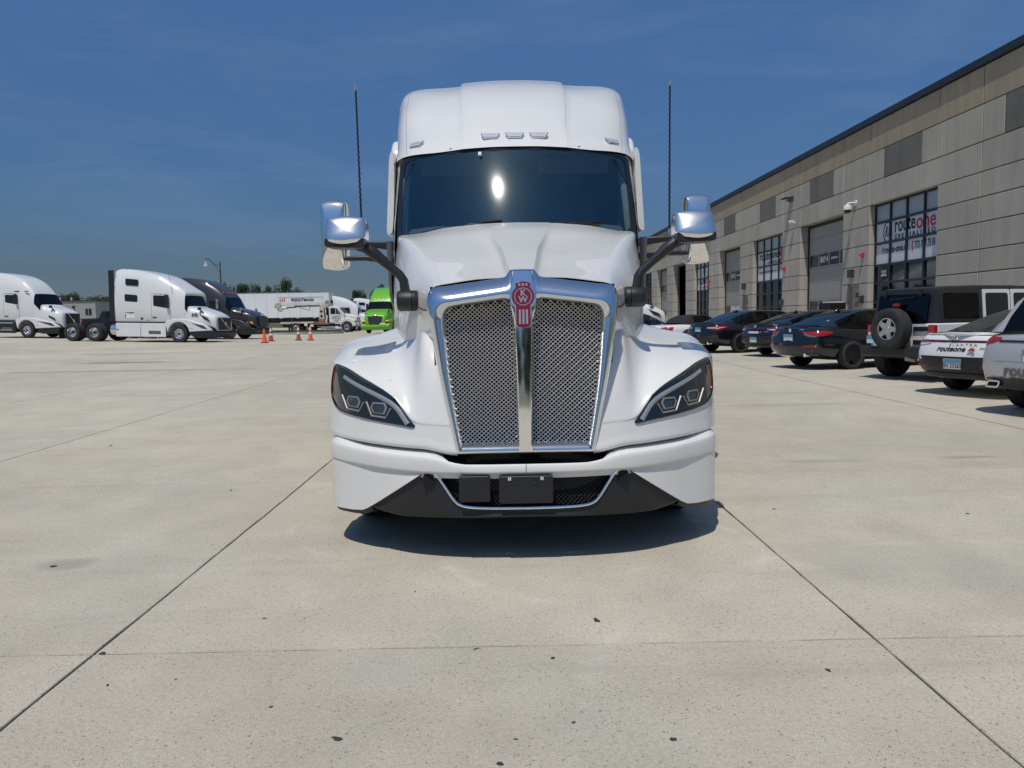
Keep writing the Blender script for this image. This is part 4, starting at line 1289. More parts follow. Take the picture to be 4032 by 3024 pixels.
# --- mirrors -----------------------------------------------------------------------
for s in (1, -1):
    def mir(mb):
        if s < 0: mb.v = [(-x, y, z) for x, y, z in mb.v]
        return mb
    def mirh(mb):
        mb.v = [(.96*x, y-.20, 1.4+.96*(z-1.4)) for x, y, z in mb.v]
        return mir(mb)
    # hood mirror
    cap = [(.995, 1.905), (.990, 2.03), (1.005, 2.052), (1.13, 2.060), (1.245, 2.052), (1.264, 2.03), (1.262, 1.94), (1.232, 1.930), (1.20, 1.915), (1.06, 1.912), (1.03, 1.925)]
    rows = []
    C0 = Vector((1.115, 1.985))
    outl = cr1([(.988, 1.93), (.986, 1.99), (.992, 2.048), (1.012, 2.070), (1.118, 2.080), (1.222, 2.070), (1.240, 2.048), (1.244, 1.99), (1.240, 1.93), (1.20, 1.905), (1.128, 1.895), (1.04, 1.905)], 4)
    for k in (.02, .2, .4, .58, .74, .86, .94, .985, 1.0):
        rows.append([(C0.x+(x-C0.x)*k, .665-.035*(1-k**2.2)**.5+.012*((x-C0.x)*k/.14)**2+.03*(z-C0.y)*k/.08, C0.y+(z-C0.y)*k) for x, z in outl])
    rows.append([(x, .78, z) for x, z in outl])
    mirh(MB().grid(rows, closed=True)).build('hood_mirror', CHROME_S, hero, ang=60)
    tray = cr1([(.994, 1.934), (1.012, 1.930), (1.048, 1.905), (1.10, 1.899), (1.16, 1.899), (1.20, 1.908), (1.226, 1.932), (1.240, 1.934), (1.243, 1.90), (1.234, 1.882), (1.18, 1.876), (1.08, 1.872), (1.01, 1.870), (.992, 1.886)], 2)
    mirh(MB().prism(tray, 'y', .634, .80)).build('mirror_tray', BLKPL, hero, bevel=.012, bseg=3, ang=50)
    mirh(MB().tube([(1.06, .73, 1.895), (1.0, .73, 1.88), (.95, .735, 1.845), (.86, .75, 1.765), (.79, .755, 1.705), (.765, .755, 1.665), (.757, .755, 1.60), (.755, .75, 1.54)], [.03, .036, .037, .028, .029, .031, .032, .034], 12)).build('mirror_arm', BLKPL, hero)
    mirh(MB().lathe([(.001, .664), (.055, .668), (.066, .68), (.068, .705), (.063, .708), (.068, .711), (.069, .79), (.060, .806), (.001, .808)], 'x', 22, (0, .75, 1.535))).build('mirror_foot', BLKPL, hero, ang=40)
    # tall door mirror
    outl = cr1([(1.455, 1.90), (1.448, 2.15), (1.452, 2.40), (1.475, 2.438), (1.56, 2.447), (1.645, 2.438), (1.668, 2.40), (1.674, 2.15), (1.668, 1.90), (1.645, 1.868), (1.56, 1.858), (1.478, 1.868)], 4)
    C0 = Vector((1.56, 2.15))
    rows = []
    for k in (.02, .25, .5, .7, .84, .93, .98, 1.0):
        kz = k if k < .3 else k
        rows.append([(C0.x+(x-C0.x)*k, 2.40-.075*(1-k**2.6)**.5+.01*abs((z-C0.y)*k/.29)**2.0, C0.y+(z-C0.y)*kz) for x, z in outl])
    rows.append([(x, 2.52, z) for x, z in outl])
    mir(MB().grid(rows, closed=True)).build('door_mirror', CHROME, hero, ang=60)
    for z0, z1 in ((2.09, 2.05), (1.965, 1.93)):
        mir(MB().prism([(1.04, z0-.005), (1.04, z1-.01-.03), (1.30, z1), (1.50, z1), (1.50, z0+.0), (1.30, z0+.005)], 'y', 2.36, 2.47)).build('mirror_bracket', BLKPL, hero, bevel=.012, ang=40)
    # whip antenna
    an = []
    for k in range(90):
        t = k/89
        an.append((1.326+.012*t*(1 if s < 0 else .4)+.0022*math.cos(k*1.9), 2.42+.0022*math.sin(k*1.9), 2.16+1.20*t))
    a_ = mir(MB().tube(an, .0085, 6)).build('antenna', mat('antenna_black', (.012, .012, .014), .4), hero)
    mir(MB().tube([an[-1], (an[-1][0], an[-1][1], 3.40)], .0095, 6)).build('antenna_tip', mat('antenna_tip', (.34, .24, .18), .6), a_)
    mir(MB().tube([(1.326, 2.42, 2.08), (1.326, 2.42, 2.16)], .013, 8)).build('antenna_base', ALU, a_)
# --- running gear ---------------------------------------------------------------------
def tyre_mesh(r, wd, rim, grooves=True):
    pr = [(rim, -wd*.40), (rim+.03, -wd*.47), (r*.80, -wd*.5), (r*.95, -wd*.47), (r*.985, -wd*.43)]
    if grooves:
        for g0 in (-.26, -.09, .09, .26):
            pr += [(r, wd*(g0-.025)), (r-.014, wd*(g0-.02)), (r-.014, wd*(g0+.02)), (r, wd*(g0+.025))]
    else:
        pr += [(r, -wd*.3), (r, wd*.3)]
    pr += [(r*.985, wd*.43), (r*.95, wd*.47), (r*.80, wd*.5), (rim+.03, wd*.47), (rim, wd*.40)]
    return MB().lathe(pr, 'x', 40).mesh('tyre', RUBBER, ang=35)
def truck_wheel_mesh(rim, wd, deep):
    """polished ten-hole disc; outer face towards +x"""
    mb = MB()
    d = -deep
    pr = [(rim+.005, wd*.40), (rim-.012, wd*.42), (rim-.02, wd*.36), (rim-.035, d+.10), (rim*.86, d+.03), (rim*.60, d+.02), (rim*.50, d+.05), (rim*.34, d+.05), (rim*.32, d+.10), (.001, d+.105)]
    mb.lathe(pr, 'x', 36)
    return mb.mesh('rim', ALU, ang=35)
HT = tyre_mesh(.50, .29, .29)
HR = truck_wheel_mesh(.29, .29, .02)
DISC = MB().lathe([(.001, -.12), (.30, -.12), (.30, .05)], 'x', 24).mesh('brake_drum', BLACK)
for s in (1, -1):
    wh = part(HT, 'front_wheel', hero, (s*1.04, AX, AZ))
    part(HR, 'rim', wh, (0, 0, 0), (0, 0, 0 if s > 0 else R(180)))
    part(DISC, 'brake_drum', wh)
for ax in (6.1, 7.4):
    for s in (1, -1):
        for xx in (.75, 1.09):
            wh = part(HT, 'rear_wheel', hero, (s*xx, ax, .50))
            part(HR, 'rim', wh, (0, 0, 0), (0, 0, 0 if s > 0 else R(180)))
fr = MB().box(-.46, -.38, .9, 8.3, .62, .88).box(.38, .46, .9, 8.3, .62, .88)
fr.build('chassis', BLKPL, hero, smooth=False)['kind'] = 'stuff'
MB().tube([(-.95, AX, .50), (.95, AX, .50)], .06, 8).build('front_axle', BLKPL, hero)
MB().box(-.52, .52, .35, 2.0, .42, 1.25).build('engine', BLACK, hero, smooth=False)
mb = MB()
rows = [[(x, By(x)+.17, .55), (x, By(x)+.19, .72)] for x in [1.16*k/20 for k in range(21)]]
both(mb.grid(rows)).build('gap_liner', BLACK, hero, smooth=False)
for s in (1, -1):
    MB().tube([(s*1.12, 2.3, .62), (s*1.12, 3.6, .62)], .32, 20).build('fuel_tank', ALU, hero)

# ================================================================== PARKED CARS
HD = R(20)                                   # cars stand nose towards the building, 20 degrees off square
CARROT = HD-R(90)
def car_pos(x, y): return (x, y, gz(x, y))
CBLACK = mat('car_black', (.006, .008, .012), .16, coat=.8)
CNAVY = mat('car_black_metallic', (.008, .010, .018), .2, .2, coat=.8)
CWHITE = mat('car_white', (.71, .715, .715), .3, coat=.7)
CSILVER = mat('car_silver', (.50, .49, .48), .32, .35, coat=.7)
CARGLASS = glass_mat('car_glass', (.16, .20, .21), rough=.02)
CARGLASS_D = glass_mat('car_glass_dark', (.03, .035, .04), rough=.02)
TRIMB = mat('car_trim_black', (.012, .013, .015), .45)
PLATEB = mat('plate_blue', (.10, .28, .48), .4)
PLATEW = mat('plate_white', (.62, .64, .66), .4)
SEATG = mat('car_seat', (.10, .095, .085), .9)
DISCM = mat('wheel_black', (.035, .035, .037), .25, .6)

def rim_mesh(r, n, m, wd, twin=False, k=.2):
    mb = MB()
    mb.lathe([(r, -wd*.4), (r-.004, wd*.50), (r-.022, wd*.49), (r-.03, -wd*.3)], 'x', 28)
    for q in range(n):
        a = 2*math.pi*q/n
        for da in ((-.13, .13) if twin else (0,)):
            c, s_ = math.cos(a+da), math.sin(a+da)
            t0, t1 = (.055, .035) if not twin else (.03, .022)
            t0 *= 1.6*k/.2; t1 *= 1.6*k/.2
            A = [(wd*.44, .05*c-t0*s_, .05*s_+t0*c), (wd*.44, .05*c+t0*s_, .05*s_-t0*c), (wd*.46, (r-.02)*c+t1*s_, (r-.02)*s_-t1*c), (wd*.46, (r-.02)*c-t1*s_, (r-.02)*s_+t1*c)]
            Bk = [(x-.04, y, z) for x, y, z in A]
            i = mb.pts(A+Bk)
            mb.f += [(i, i+1, i+2, i+3), (i+7, i+6, i+5, i+4)]+[(i+e, i+4+e, i+4+(e+1) % 4, i+(e+1) % 4) for e in range(4)]
    mb.lathe([(.001, wd*.48), (.055, wd*.48), (.07, wd*.42), (.07, 0)], 'x', 16)
    return mb.mesh('rim', m, ang=30)
def wheel_set(root, tyre, rim, xs_, ys_, r, disc=True):
    dm = MB().lathe([(.001, .02), (r*.62, .02), (r*.64, -.06)], 'x', 24).mesh('brake_disc', BLACK)
    for y in ys_:
        for s in (1, -1):
            wobj = part(tyre, 'wheel', root, (s*xs_, y, r))
            part(rim, 'rim', wobj, (0, 0, 0), (0, 0, 0 if s > 0 else R(180)))
            part(dm, 'brake_disc', wobj, (0, 0, 0), (0, 0, 0 if s > 0 else R(180)))

class Body:
    """car body skin: rings of half-section points along y (rear bumper y = 0)"""
    def __init__(s, L, hw, ring, taper, zbot, deck, lean):
        s.L, s.hw = L, hw
        s.ring, s.taper, s.zbot, s.deck, s.lean = ring, taper, zbot, deck, lean
        s.ys = [0, .03, .08, .16, .30, .55, .9, 1.4, 2.0, 2.6, 3.1, L-1.1, L-.7, L-.4, L-.2, L-.08, L]
    def sec(s, y):
        t = interp(s.taper, y); zb = interp(s.zbot, y); zd = interp(s.deck, y)
        out = []
        for (fx, fz, le) in s.ring:
            z = zb+(zd-zb)*fz
            yy = y+le*max(0, 1-y/.5)*s.lean if y < .5 else y-le*max(0, 1-(s.L-y)/.5)*.5*s.lean if y > s.L-.5 else y
            out.append((fx*s.hw*t, yy, z))
        return out
    def mesh(s):
        rows = [s.sec(y) for y in s.ys]
        mb = MB().grid(rows)
        # rear and front caps
        for row, sg in ((rows[0], -1), (rows[-1], 1)):
            g = []
            for (x, y, z) in row:
                g.append([(x*u, y+sg*.10*(1-u*u), z) for u in (1, .8, .5, .2, 0)])
            mb.grid(g)
        return mb.mirror()
    def path(s, z, n=9):
        """points round the right rear corner at height z, from the centre line"""
        def at(y):
            sec = s.sec(y)
            zs_ = [(p[2], p) for p in sec[1:]]
            for (z0, a), (z1, b) in zip(zs_, zs_[1:]):
                if z0 <= z <= z1:
                    t = (z-z0)/max(1e-6, z1-z0)
                    return tuple(a[k]+(b[k]-a[k])*t for k in range(3))
            return sec[-2] if z > zs_[-1][0] else sec[1]
        c = at(0)
        out = [(c[0]*u, c[1]-.10*(1-u*u), z) for u in (0, .2, .4, .6, .8, .92, 1)]
        for y in (.03, .08, .16, .30, .55, .9, 1.4):
            p = at(y); out.append((p[0], p[1], z))
        return out
    def skin(s, d, z, off=.006):
        P = s.path(z)
        acc = 0
        for a, b in zip(P, P[1:]):
            l = math.hypot(b[0]-a[0], b[1]-a[1])
            if acc+l >= d:
                t = (d-acc)/l
                nx, ny = (b[1]-a[1])/l, -(b[0]-a[0])/l
                return (a[0]+(b[0]-a[0])*t+nx*off, a[1]+(b[1]-a[1])*t+ny*off, z)
            acc += l
        return P[-1]
    def patch(s, d0, d1, zlo, zhi, off=.008, n=14, side=1):
        """zlo / zhi: functions (or numbers) of d"""
        f = lambda q, d: q(d) if callable(q) else q
        rows = []
        for k in range(n+1):
            d = d0+(d1-d0)*k/n
            a, b = f(zlo, d), f(zhi, d)
            sg = 1 if d >= 0 else -1
            r_ = []
            for q in range(5):
                z = a+(b-a)*q/4
                p = s.skin(abs(d), z, off if 0 < q < 4 else off*.3)
                r_.append((p[0]*sg*side, p[1], p[2]))
            rows.append(r_)
        return MB().grid(rows)

RING_SEDAN = [(0, 0, .05), (.78, 0, .05), (.93, .10, .0), (.985, .30, .0), (1.0, .52, .02), (.985, .70, .05), (.95, .86, .08), (.88, .955, .10), (.74, .992, .11), (.40, 1.0, .10), (0, 1.0, .08)]
TAPER = [(0, .80), (.03, .86), (.08, .905), (.16, .94), (.30, .965), (.55, .985), (.9, 1.0), (3.3, 1.0), (3.9, .96), (4.3, .88), (4.5, .78), (4.65, .62)]
def wrap_text(B_, o, ro=1.05, off=.004):
    """press flat lettering (facing the rear) onto the curved skin"""
    lx, lz = o.location.x, o.location.z
    sx = o.scale.x
    for v in o.data.vertices:
        x, z = lx+v.co.x*sx, lz+v.co.y
        y = B_.skin(abs(x), z, off)[1]-ro
        v.co.z = o.location.y-y+v.co.z
def lerp_tbl(t): return lambda d: interp(t, d)
def rear_plate(root, B_, z, side=0., letters=None):
    p = B_.skin(abs(side), z, .012)
    o = MB().box(-.152, .152, -.008, .004, -.076, .076).build('license_plate', PLATEW, root, smooth=False)
    o.location = (p[0] if side >= 0 else -p[0], p[1], z); o.rotation_euler = (R(4), 0, 0)
    MB().box(-.148, .148, -.0105, -.0082, .012, .072).build('plate_band', PLATEB, o, smooth=False)
    if letters:
        text('plate_letters', letters, .085, mat('plate_ink', (.06, .05, .09), .5), o, (0, -.0092, -.032), (R(90), 0, 0), depth=.001, bold=.002)
    fr_ = MB()
    for a in ((-.160, -.152, -.084, .084), (.152, .160, -.084, .084), (-.152, .152, .076, .084), (-.152, .152, -.084, -.076)):
        fr_.box(a[0], a[1], -.010, .003, a[2], a[3])
    fr_.build('plate_frame', mat('plate_frame', (.35, .36, .37), .4, .4), o, smooth=False)

def sedan(name, label, paint, loc, cfg, rz=CARROT):
    root = thing(name, label, 'car', loc, rz, 'cars parked nose to the building')
    g = thing_offset = cfg.get('ro', 1.05)
    L, hw, H = cfg.get('L', 4.65), cfg.get('hw', .905), cfg.get('H', 1.42)
    rb = cfg.get('belt', .98)
    deck = cfg.get('deck', [(0, rb), (.05, rb+.03), (.5, rb+.03), (1.0, .99), (2.5, .95), (3.2, .95), (3.7, .93), (4.2, .84), (4.6, .70)])
    zb = cfg.get('zbot', [(0, .42), (.10, .34), (.4, .24), (1.0, .21), (3.6, .20), (4.4, .22), (4.65, .34)])
    sh = Matrix.Translation((0, -g, 0))
    hold = bpy.data.objects.new('shell', None)
    B_ = Body(L, hw, cfg.get('ring', RING_SEDAN), cfg.get('taper', TAPER), zb, deck, cfg.get('lean', 1.0))
    def put(mb, nm, m, par=None, **k):
        if nm in ('tail_light', 'reverse_lamp', 'reflector'):      # one on each side
            m2 = MB(); m2.v = [(-p[0], p[1], p[2]) for p in mb.v]; m2.f = list(mb.f)
            m2.xf(sh).build(nm, m, par or root, **k)
        mb.xf(sh)
        return mb.build(nm, m, par or root, **k)
    body = put(B_.mesh(), 'body', paint, ang=40, weld=True)
    # greenhouse -------------------------------------------------------------
    G_ = cfg['house']       # (y, ztop, half width top, half width base, base z)
    rows = []
    for (y, zt, wt, wb, zb_) in G_:
        rows.append([(wb, y, zb_), (wb+(wt-wb)*.5+.012, y, zb_+(zt-zb_)*.52), (wt, y, zt-.035*min(1, (zt-zb_)/.2)), (wt-.09, y, zt), (wt*.5, y, zt+.010), (0, y, zt+.014)])
    rw, rf = cfg['rear_glass'], cfg['front_glass']    # station index ranges
    s0, s1 = cfg['side_glass']
    sets = {'roof': MB(), 'rear_window': MB(), 'windshield': MB(), 'side_window': MB(), 'pillar': MB()}
    for i in range(len(rows)-1):
        for j in range(5):
            q = (rows[i][j], rows[i][j+1], rows[i+1][j+1], rows[i+1][j])
            qm = tuple((-p[0], p[1], p[2]) for p in q[::-1])
            if j <= 1:
                key = 'side_window' if s0 <= i < s1 else 'pillar'
            elif j == 2:
                key = 'roof' if not (rf[0] <= i < rf[1]) else 'roof'
            else:
                key = 'rear_window' if rw[0] <= i < rw[1] else 'windshield' if rf[0] <= i < rf[1] else 'roof'
            sets[key].quad(*q); sets[key].quad(*qm)
    gl = cfg.get('glass', CARGLASS)
    top = cfg.get('roof_mat', paint)
    put(sets['roof'], 'roof', top, ang=40, weld=True)
    put(sets['pillar'], 'pillar', top, ang=40, weld=True)
    if not cfg.get('soft'):
        put(sets['rear_window'], 'rear_window', gl, ang=40, weld=True)
    else:
        put(sets['rear_window'], 'soft_top', top, ang=40, weld=True)
    put(sets['windshield'], 'windshield', gl, ang=40, weld=True)
    put(sets['side_window'], 'side_window', cfg.get('side_glass_mat', gl), ang=40, weld=True)
    # inside
    put(MB().box(-hw*.72, hw*.72, 1.35, 1.50, .55, 1.02).box(-hw*.70, -.1, 2.35, 2.5, .5, 1.10).box(.1, hw*.70, 2.35, 2.5, .5, 1.10).box(-hw*.55, -.22, 2.38, 2.46, 1.10, 1.25).box(.22, hw*.55, 2.38, 2.46, 1.10, 1.25), 'seat', SEATG, smooth=False, bevel=.03)['kind'] = 'stuff'
    # B pillar and mirrors
    for s in (1, -1):
        yb = cfg.get('bpillar', 2.3)
        put(MB().prism([(yb, 0), (yb+.10, 0), (yb+.06, 1), (yb-.03, 1)], 'x', 0, .01).xf(Matrix.Translation((0, 0, 0))).xf(Matrix(((1, 0, 0, 0), (0, 1, 0, 0), (0, 0, cfg.get('H', 1.42)-1.04, .98), (0, 0, 0, 1)))).xf(Matrix(((s, 0, -s*.43, s*(hw*.915+.43*.98)), (0, 1, 0, 0), (0, 0, 1, 0), (0, 0, 0, 1)))), 'door_pillar', TRIMB, smooth=False)
        put(MB().prism(rrect(-.11, .11, -.07, .07, .05), 'y', 0, .12).xf(Matrix.Translation((s*(hw+.08), L-1.55, 1.02))), 'side_mirror', paint, bevel=.02)
    # wheels and arches
    r = cfg.get('wr', .335)
    ax2 = cfg.get('wb', 2.72)
    for y in (0, ax2):
        for s in (1, -1):
            arc = [(y+(r+.055)*math.cos(R(a)), r+.0+(r+.055)*math.sin(R(a))) for a in range(-25, 206, 11)]
            MB().prism(arc, 'x', s*(hw-.04), s*(hw+.004)).build('wheel_arch', TRIMB if not cfg.get('arch') else cfg['arch'], root, smooth=False)
    wheel_set(root, cfg['tyre'], cfg['rim'], hw-.078, (0, ax2), r)
    return root, B_, put

T_CAR = tyre_mesh(.335, .225, .225, False)
T_JEEP = tyre_mesh(.41, .27, .225, False)
R_BLK5 = rim_mesh(.228, 5, DISCM, .2, True)
R_SIL = rim_mesh(.228, 12, ALU, .2, False, .10)
R_JEEP = rim_mesh(.226, 5, mat('alloy_silver', (.55, .55, .55), .3, .9), .24, False, .15)
HOUSE = [(.42, 1.035, .60, .72, 1.0), (.75, 1.15, .60, .76, .99), (1.15, 1.285, .58, .79, .97), (1.55, 1.385, .56, .80, .96), (1.95, 1.415, .57, .81, .955), (2.45, 1.42, .58, .81, .95), (2.9, 1.395, .58, .81, .945), (3.15, 1.33, .58, .80, .94), (3.5, 1.17, .61, .78, .935), (3.85, .965, .66, .76, .93)]
BASE = dict(house=HOUSE, rear_glass=(0, 3), front_glass=(7, 9), side_glass=(1, 8), tyre=T_CAR, rim=R_BLK5)
def fin(put, y, z, m):
    put(MB().prism([(y-.10, z-.03), (y-.02, z+.055), (y+.02, z+.055), (y+.14, z-.03)], 'x', -.025, .025), 'antenna_fin', m, bevel=.015)
def mirror2(mb): return mb
_put_pair = True

# --- black sedan beside the sport utility (slim red lamps) ---------------------------
car, B1, put = sedan('sedan', 'black sedan with blue bag behind the rear glass, left of the jeep', CBLACK, car_pos(7.9, 19.05), dict(BASE, house=[(a, b+(.01 if a > 1 else 0), c, d, e) for a, b, c, d, e in HOUSE]))
put(mirror2(B1.patch(.38, 1.18, lerp_tbl([(.38, .885), (.62, .84), (.80, .80), (.95, .80), (1.18, .855)]), lerp_tbl([(.38, .905), (.62, .905), (.85, .925), (1.0, .925), (1.18, .90)]), .012)), 'tail_light', RED)
put(mirror2(B1.patch(.45, .80, lerp_tbl([(.45, .835), (.60, .785), (.80, .775)]), lerp_tbl([(.45, .875), (.6, .835), (.80, .80)]), .014)), 'reverse_lamp', mat('lamp_grey', (.12, .12, .12), .15, coat=.5))
put(B1.patch(-.75, .75, 1.0, 1.035, .035), 'boot_lip', CBLACK)
put(B1.patch(-.95, .95, .33, .60, .010), 'rear_bumper', TRIMB if False else CNAVY)
put(mirror2(B1.patch(.50, .82, .545, .575, .018)), 'reflector', RED)
put(MB().tube([(.52, -.03, .35), (.52, .12, .35)], .045, 12), 'exhaust_tip', CHROME)
put(MB().lathe([(.001, 0), (.045, 0), (.045, .012)], 'y', 16, B1.skin(0, .935, .02)), 'badge', CHROME_S)
ob = put(MB().box(-.07, .07, 0, .006, -.006, .006).xf(Matrix.Translation(B1.skin(.35, .955, .012))), 'badge', CHROME_S)
rear_p = B1.skin(0, .77, .0)
o = thing_p = None
def plate(put_root, Bx, z, ro=1.05, side=0., letters=None):
    n0 = set(put_root.children)
    rear_plate(put_root, Bx, z, side, letters)
    for c in put_root.children:
        if c not in n0: c.location.y -= ro
plate(car, B1, .76)
fin(put, 1.42, 1.39, CBLACK)
put(MB().box(-.02, .36, .78, 1.02, 1.09, 1.16), 'blue_bag', mat('bag_blue', (.03, .20, .48), .5), bevel=.02)
put(MB().prism([(.02, 1.08), (.34, 1.07), (.38, 1.16)], 'y', .62, .66).xf(Matrix.Translation((.08, .12, .02))), 'paper', mat('paper', (.6, .65, .62), .7), smooth=False)

# --- black sedan with dealer lettering -----------------------------------------------
HEL = [(.36, 1.03, .60, .72, 1.0), (.75, 1.135, .59, .76, .99), (1.2, 1.27, .57, .79, .97), (1.65, 1.37, .56, .80, .96), (2.05, 1.41, .57, .81, .955), (2.5, 1.415, .58, .81, .95), (2.95, 1.385, .58, .81, .945), (3.2, 1.32, .58, .80, .94), (3.55, 1.16, .61, .78, .935), (3.9, .965, .66, .76, .93)]
def elantra(label, paint, loc, black):
    car, B_, put = sedan('sedan', label, paint, loc, dict(BASE, house=HEL))
    zt = lerp_tbl([(-1.2, .91), (-.9, .915), (-.6, .905), (.6, .905), (.9, .915), (1.2, .91)])
    zl = lerp_tbl([(-1.2, .84), (-.9, .84), (-.6, .868), (.6, .868), (.9, .84), (1.2, .84)])
    put(B_.patch(-1.1, 1.1, zl, zt, .010, 22), 'tail_light_bar', mat('red_lens_dark', (.10, .008, .012), .15, coat=.6))
    put(mirror2(B_.patch(.58, 1.14, lerp_tbl([(.58, .872), (.8, .85), (1.14, .86)]), lerp_tbl([(.58, .89), (.9, .915), (1.14, .94)]), .014)), 'tail_light', RED)
    put(mirror2(B_.patch(.50, .92, lerp_tbl([(.50, .85), (.65, .82), (.92, .812)]), lerp_tbl([(.50, .862), (.92, .848)]), .014)), 'reverse_lamp', CLEAR)
    put(B_.patch(-.78, .78, .985, 1.03, .05), 'boot_lip', paint)
    put(B_.patch(-1.04, 1.04, .30, lerp_tbl([(-1.04, .60), (-.7, .645), (.7, .645), (1.04, .60)]), .012), 'rear_bumper', TRIMB)
    put(B_.patch(-.62, .62, .30, .40, .03), 'diffuser', mat('diffuser', (.02, .022, .024), .4))
    put(mirror2(B_.patch(.46, .86, .475, .505, .02)), 'reflector', mat('red_reflector', (.16, .01, .015), .3))
    p = B_.skin(0, .955, .045)
    rr_ = [(p[0]+.065*math.cos(t_), p[1]-.0, .945+.034*math.sin(t_)) for t_ in [2*math.pi*q/20 for q in range(21)]]
    put(MB().tube(rr_, .007, 5, cap=False), 'badge', CHROME_S)
    put(MB().tube([(-.03, p[1], .925), (-.02, p[1], .965)], .006, 5), 'badge', CHROME_S)
    put(MB().tube([(.02, p[1], .925), (.03, p[1], .965)], .006, 5), 'badge', CHROME_S)
    ink = WHITEP if black else INKD
    y0 = B_.skin(.1, .72, .016)[1]-1.05
    t1 = text('lettering', 'routeone', .12, ink, car, (-.08, y0-.004, .765), (R(90), 0, 0), bold=.003, shear=.25, sc=(1.15, 1, 1))
    MB().prism([(.24, .735), (.30, .79), (.34, .79), (.36, .735), (.32, .735), (.30, .765), (.28, .735)], 'y', y0+.0, y0+.02).build('lettering_mark', REDP, car, smooth=False)
    wrap_text(B_, t1)
    t1 = text('lettering', 'SPECIALIZED', .04, mat('ink_mid', (.3, .3, .32), .5), car, (.50, y0+.008, .78), (R(90), 0, 0), sc=(.8, 1, 1))
    wrap_text(B_, t1)
    if not black:
        t1 = text('lettering', 'E L A N T R A', .055, mat('badge_grey', (.35, .35, .36), .4, .5), car, (.12, y0-.004, .832), (R(90), 0, 0), sc=(1.45, 1, 1))
        wrap_text(B_, t1)
    plate(car, B_, .53, letters='EN 23262' if not black else None)
    fin(put, 1.5, 1.375, paint)
    return car
elantra('black sedan with white route one lettering on its boot', CNAVY, car_pos(8.75, 24.27), True)
elantra('white sedan with black lower bumper, between the jeep and the silver car', CWHITE, car_pos(8.19, 12.6), False)

# --- black sedan with split lamps --------------------------------------------------------
HCAM = [(.50, 1.05, .62, .74, 1.02), (.85, 1.18, .61, .78, 1.0), (1.2, 1.31, .59, .80, .98), (1.6, 1.41, .58, .81, .97), (2.0, 1.44, .59, .82, .965), (2.6, 1.445, .59, .82, .96), (3.05, 1.42, .59, .82, .955), (3.3, 1.35, .59, .81, .95), (3.7, 1.17, .62, .79, .945), (4.05, .98, .68, .77, .94)]
car, B3, put = sedan('sedan', 'farthest black sedan with red and white split tail lights', CBLACK, car_pos(7.7, 27.1), dict(BASE, house=HCAM, hw=.92, L=4.8, belt=1.01))
put(mirror2(B3.patch(.42, 1.28, lerp_tbl([(.42, .85), (.75, .80), (.95, .79), (1.28, .885)]), lerp_tbl([(.42, .90), (.75, .915), (1.0, .935), (1.28, .905)]), .012)), 'tail_light', RED)
put(mirror2(B3.patch(.46, .82, .845, .885, .018)), 'reverse_lamp', CLEAR)
put(mirror2(B3.patch(.84, 1.12, lerp_tbl([(.84, .825), (1.12, .875)]), lerp_tbl([(.84, .87), (1.12, .90)]), .018)), 'reverse_lamp', CLEAR)
put(B3.patch(-.8, .8, 1.015, 1.05, .03), 'boot_lip', CBLACK)
put(B3.patch(-.9, .9, .35, .55, .012), 'rear_bumper', TRIMB)
put(MB().tube([(.5, -.02, .34), (.5, .12, .34)], .05, 12), 'exhaust_tip', CHROME)
plate(car, B3, .80, side=-.0)
fin(put, 1.5, 1.415, CBLACK)

# --- white convertible with black soft top ------------------------------------------------
HSL = [(.95, .96, .55, .68, .92), (1.15, 1.13, .56, .72, .92), (1.5, 1.27, .56, .74, .91), (2.0, 1.31, .56, .75, .90), (2.3, 1.29, .57, .75, .90), (2.55, 1.20, .60, .75, .89), (2.85, 1.03, .64, .75, .89), (3.0, .92, .66, .75, .885)]
car, B4, put = sedan('convertible', 'white convertible car with black soft top behind the black sedans', CWHITE, car_pos(7.05, 32.3),
                     dict(BASE, house=HSL, rear_glass=(0, 3), front_glass=(5, 7), side_glass=(2, 6), soft=True, roof_mat=mat('soft_top', (.012, .012, .013), .9), rim=R_SIL, belt=.88, L=4.5, hw=.90,
                          deck=[(0, .86), (.05, .89), (.9, .92), (2.0, .90), (3.0, .90), (3.9, .80), (4.5, .66)], bpillar=2.45, H=1.2), R(26)-R(90))
put(mirror2(B4.patch(.45, 1.02, .68, .82, .012)), 'tail_light', RED)
put(mirror2(B4.patch(.42, .62, .78, .86, .016)), 'reverse_lamp', CLEAR)
plate(car, B4, .62)
# --- black car half hidden by the big truck ---------------------------------------------
car, B5, put = sedan('sedan', 'black car half hidden behind the fender of the big truck', CBLACK, car_pos(4.2, 34.6), dict(BASE, house=HEL), R(14)-R(90))
put(mirror2(B5.patch(.55, 1.15, .80, .90, .012)), 'tail_light', RED)
plate(car, B5, .60)

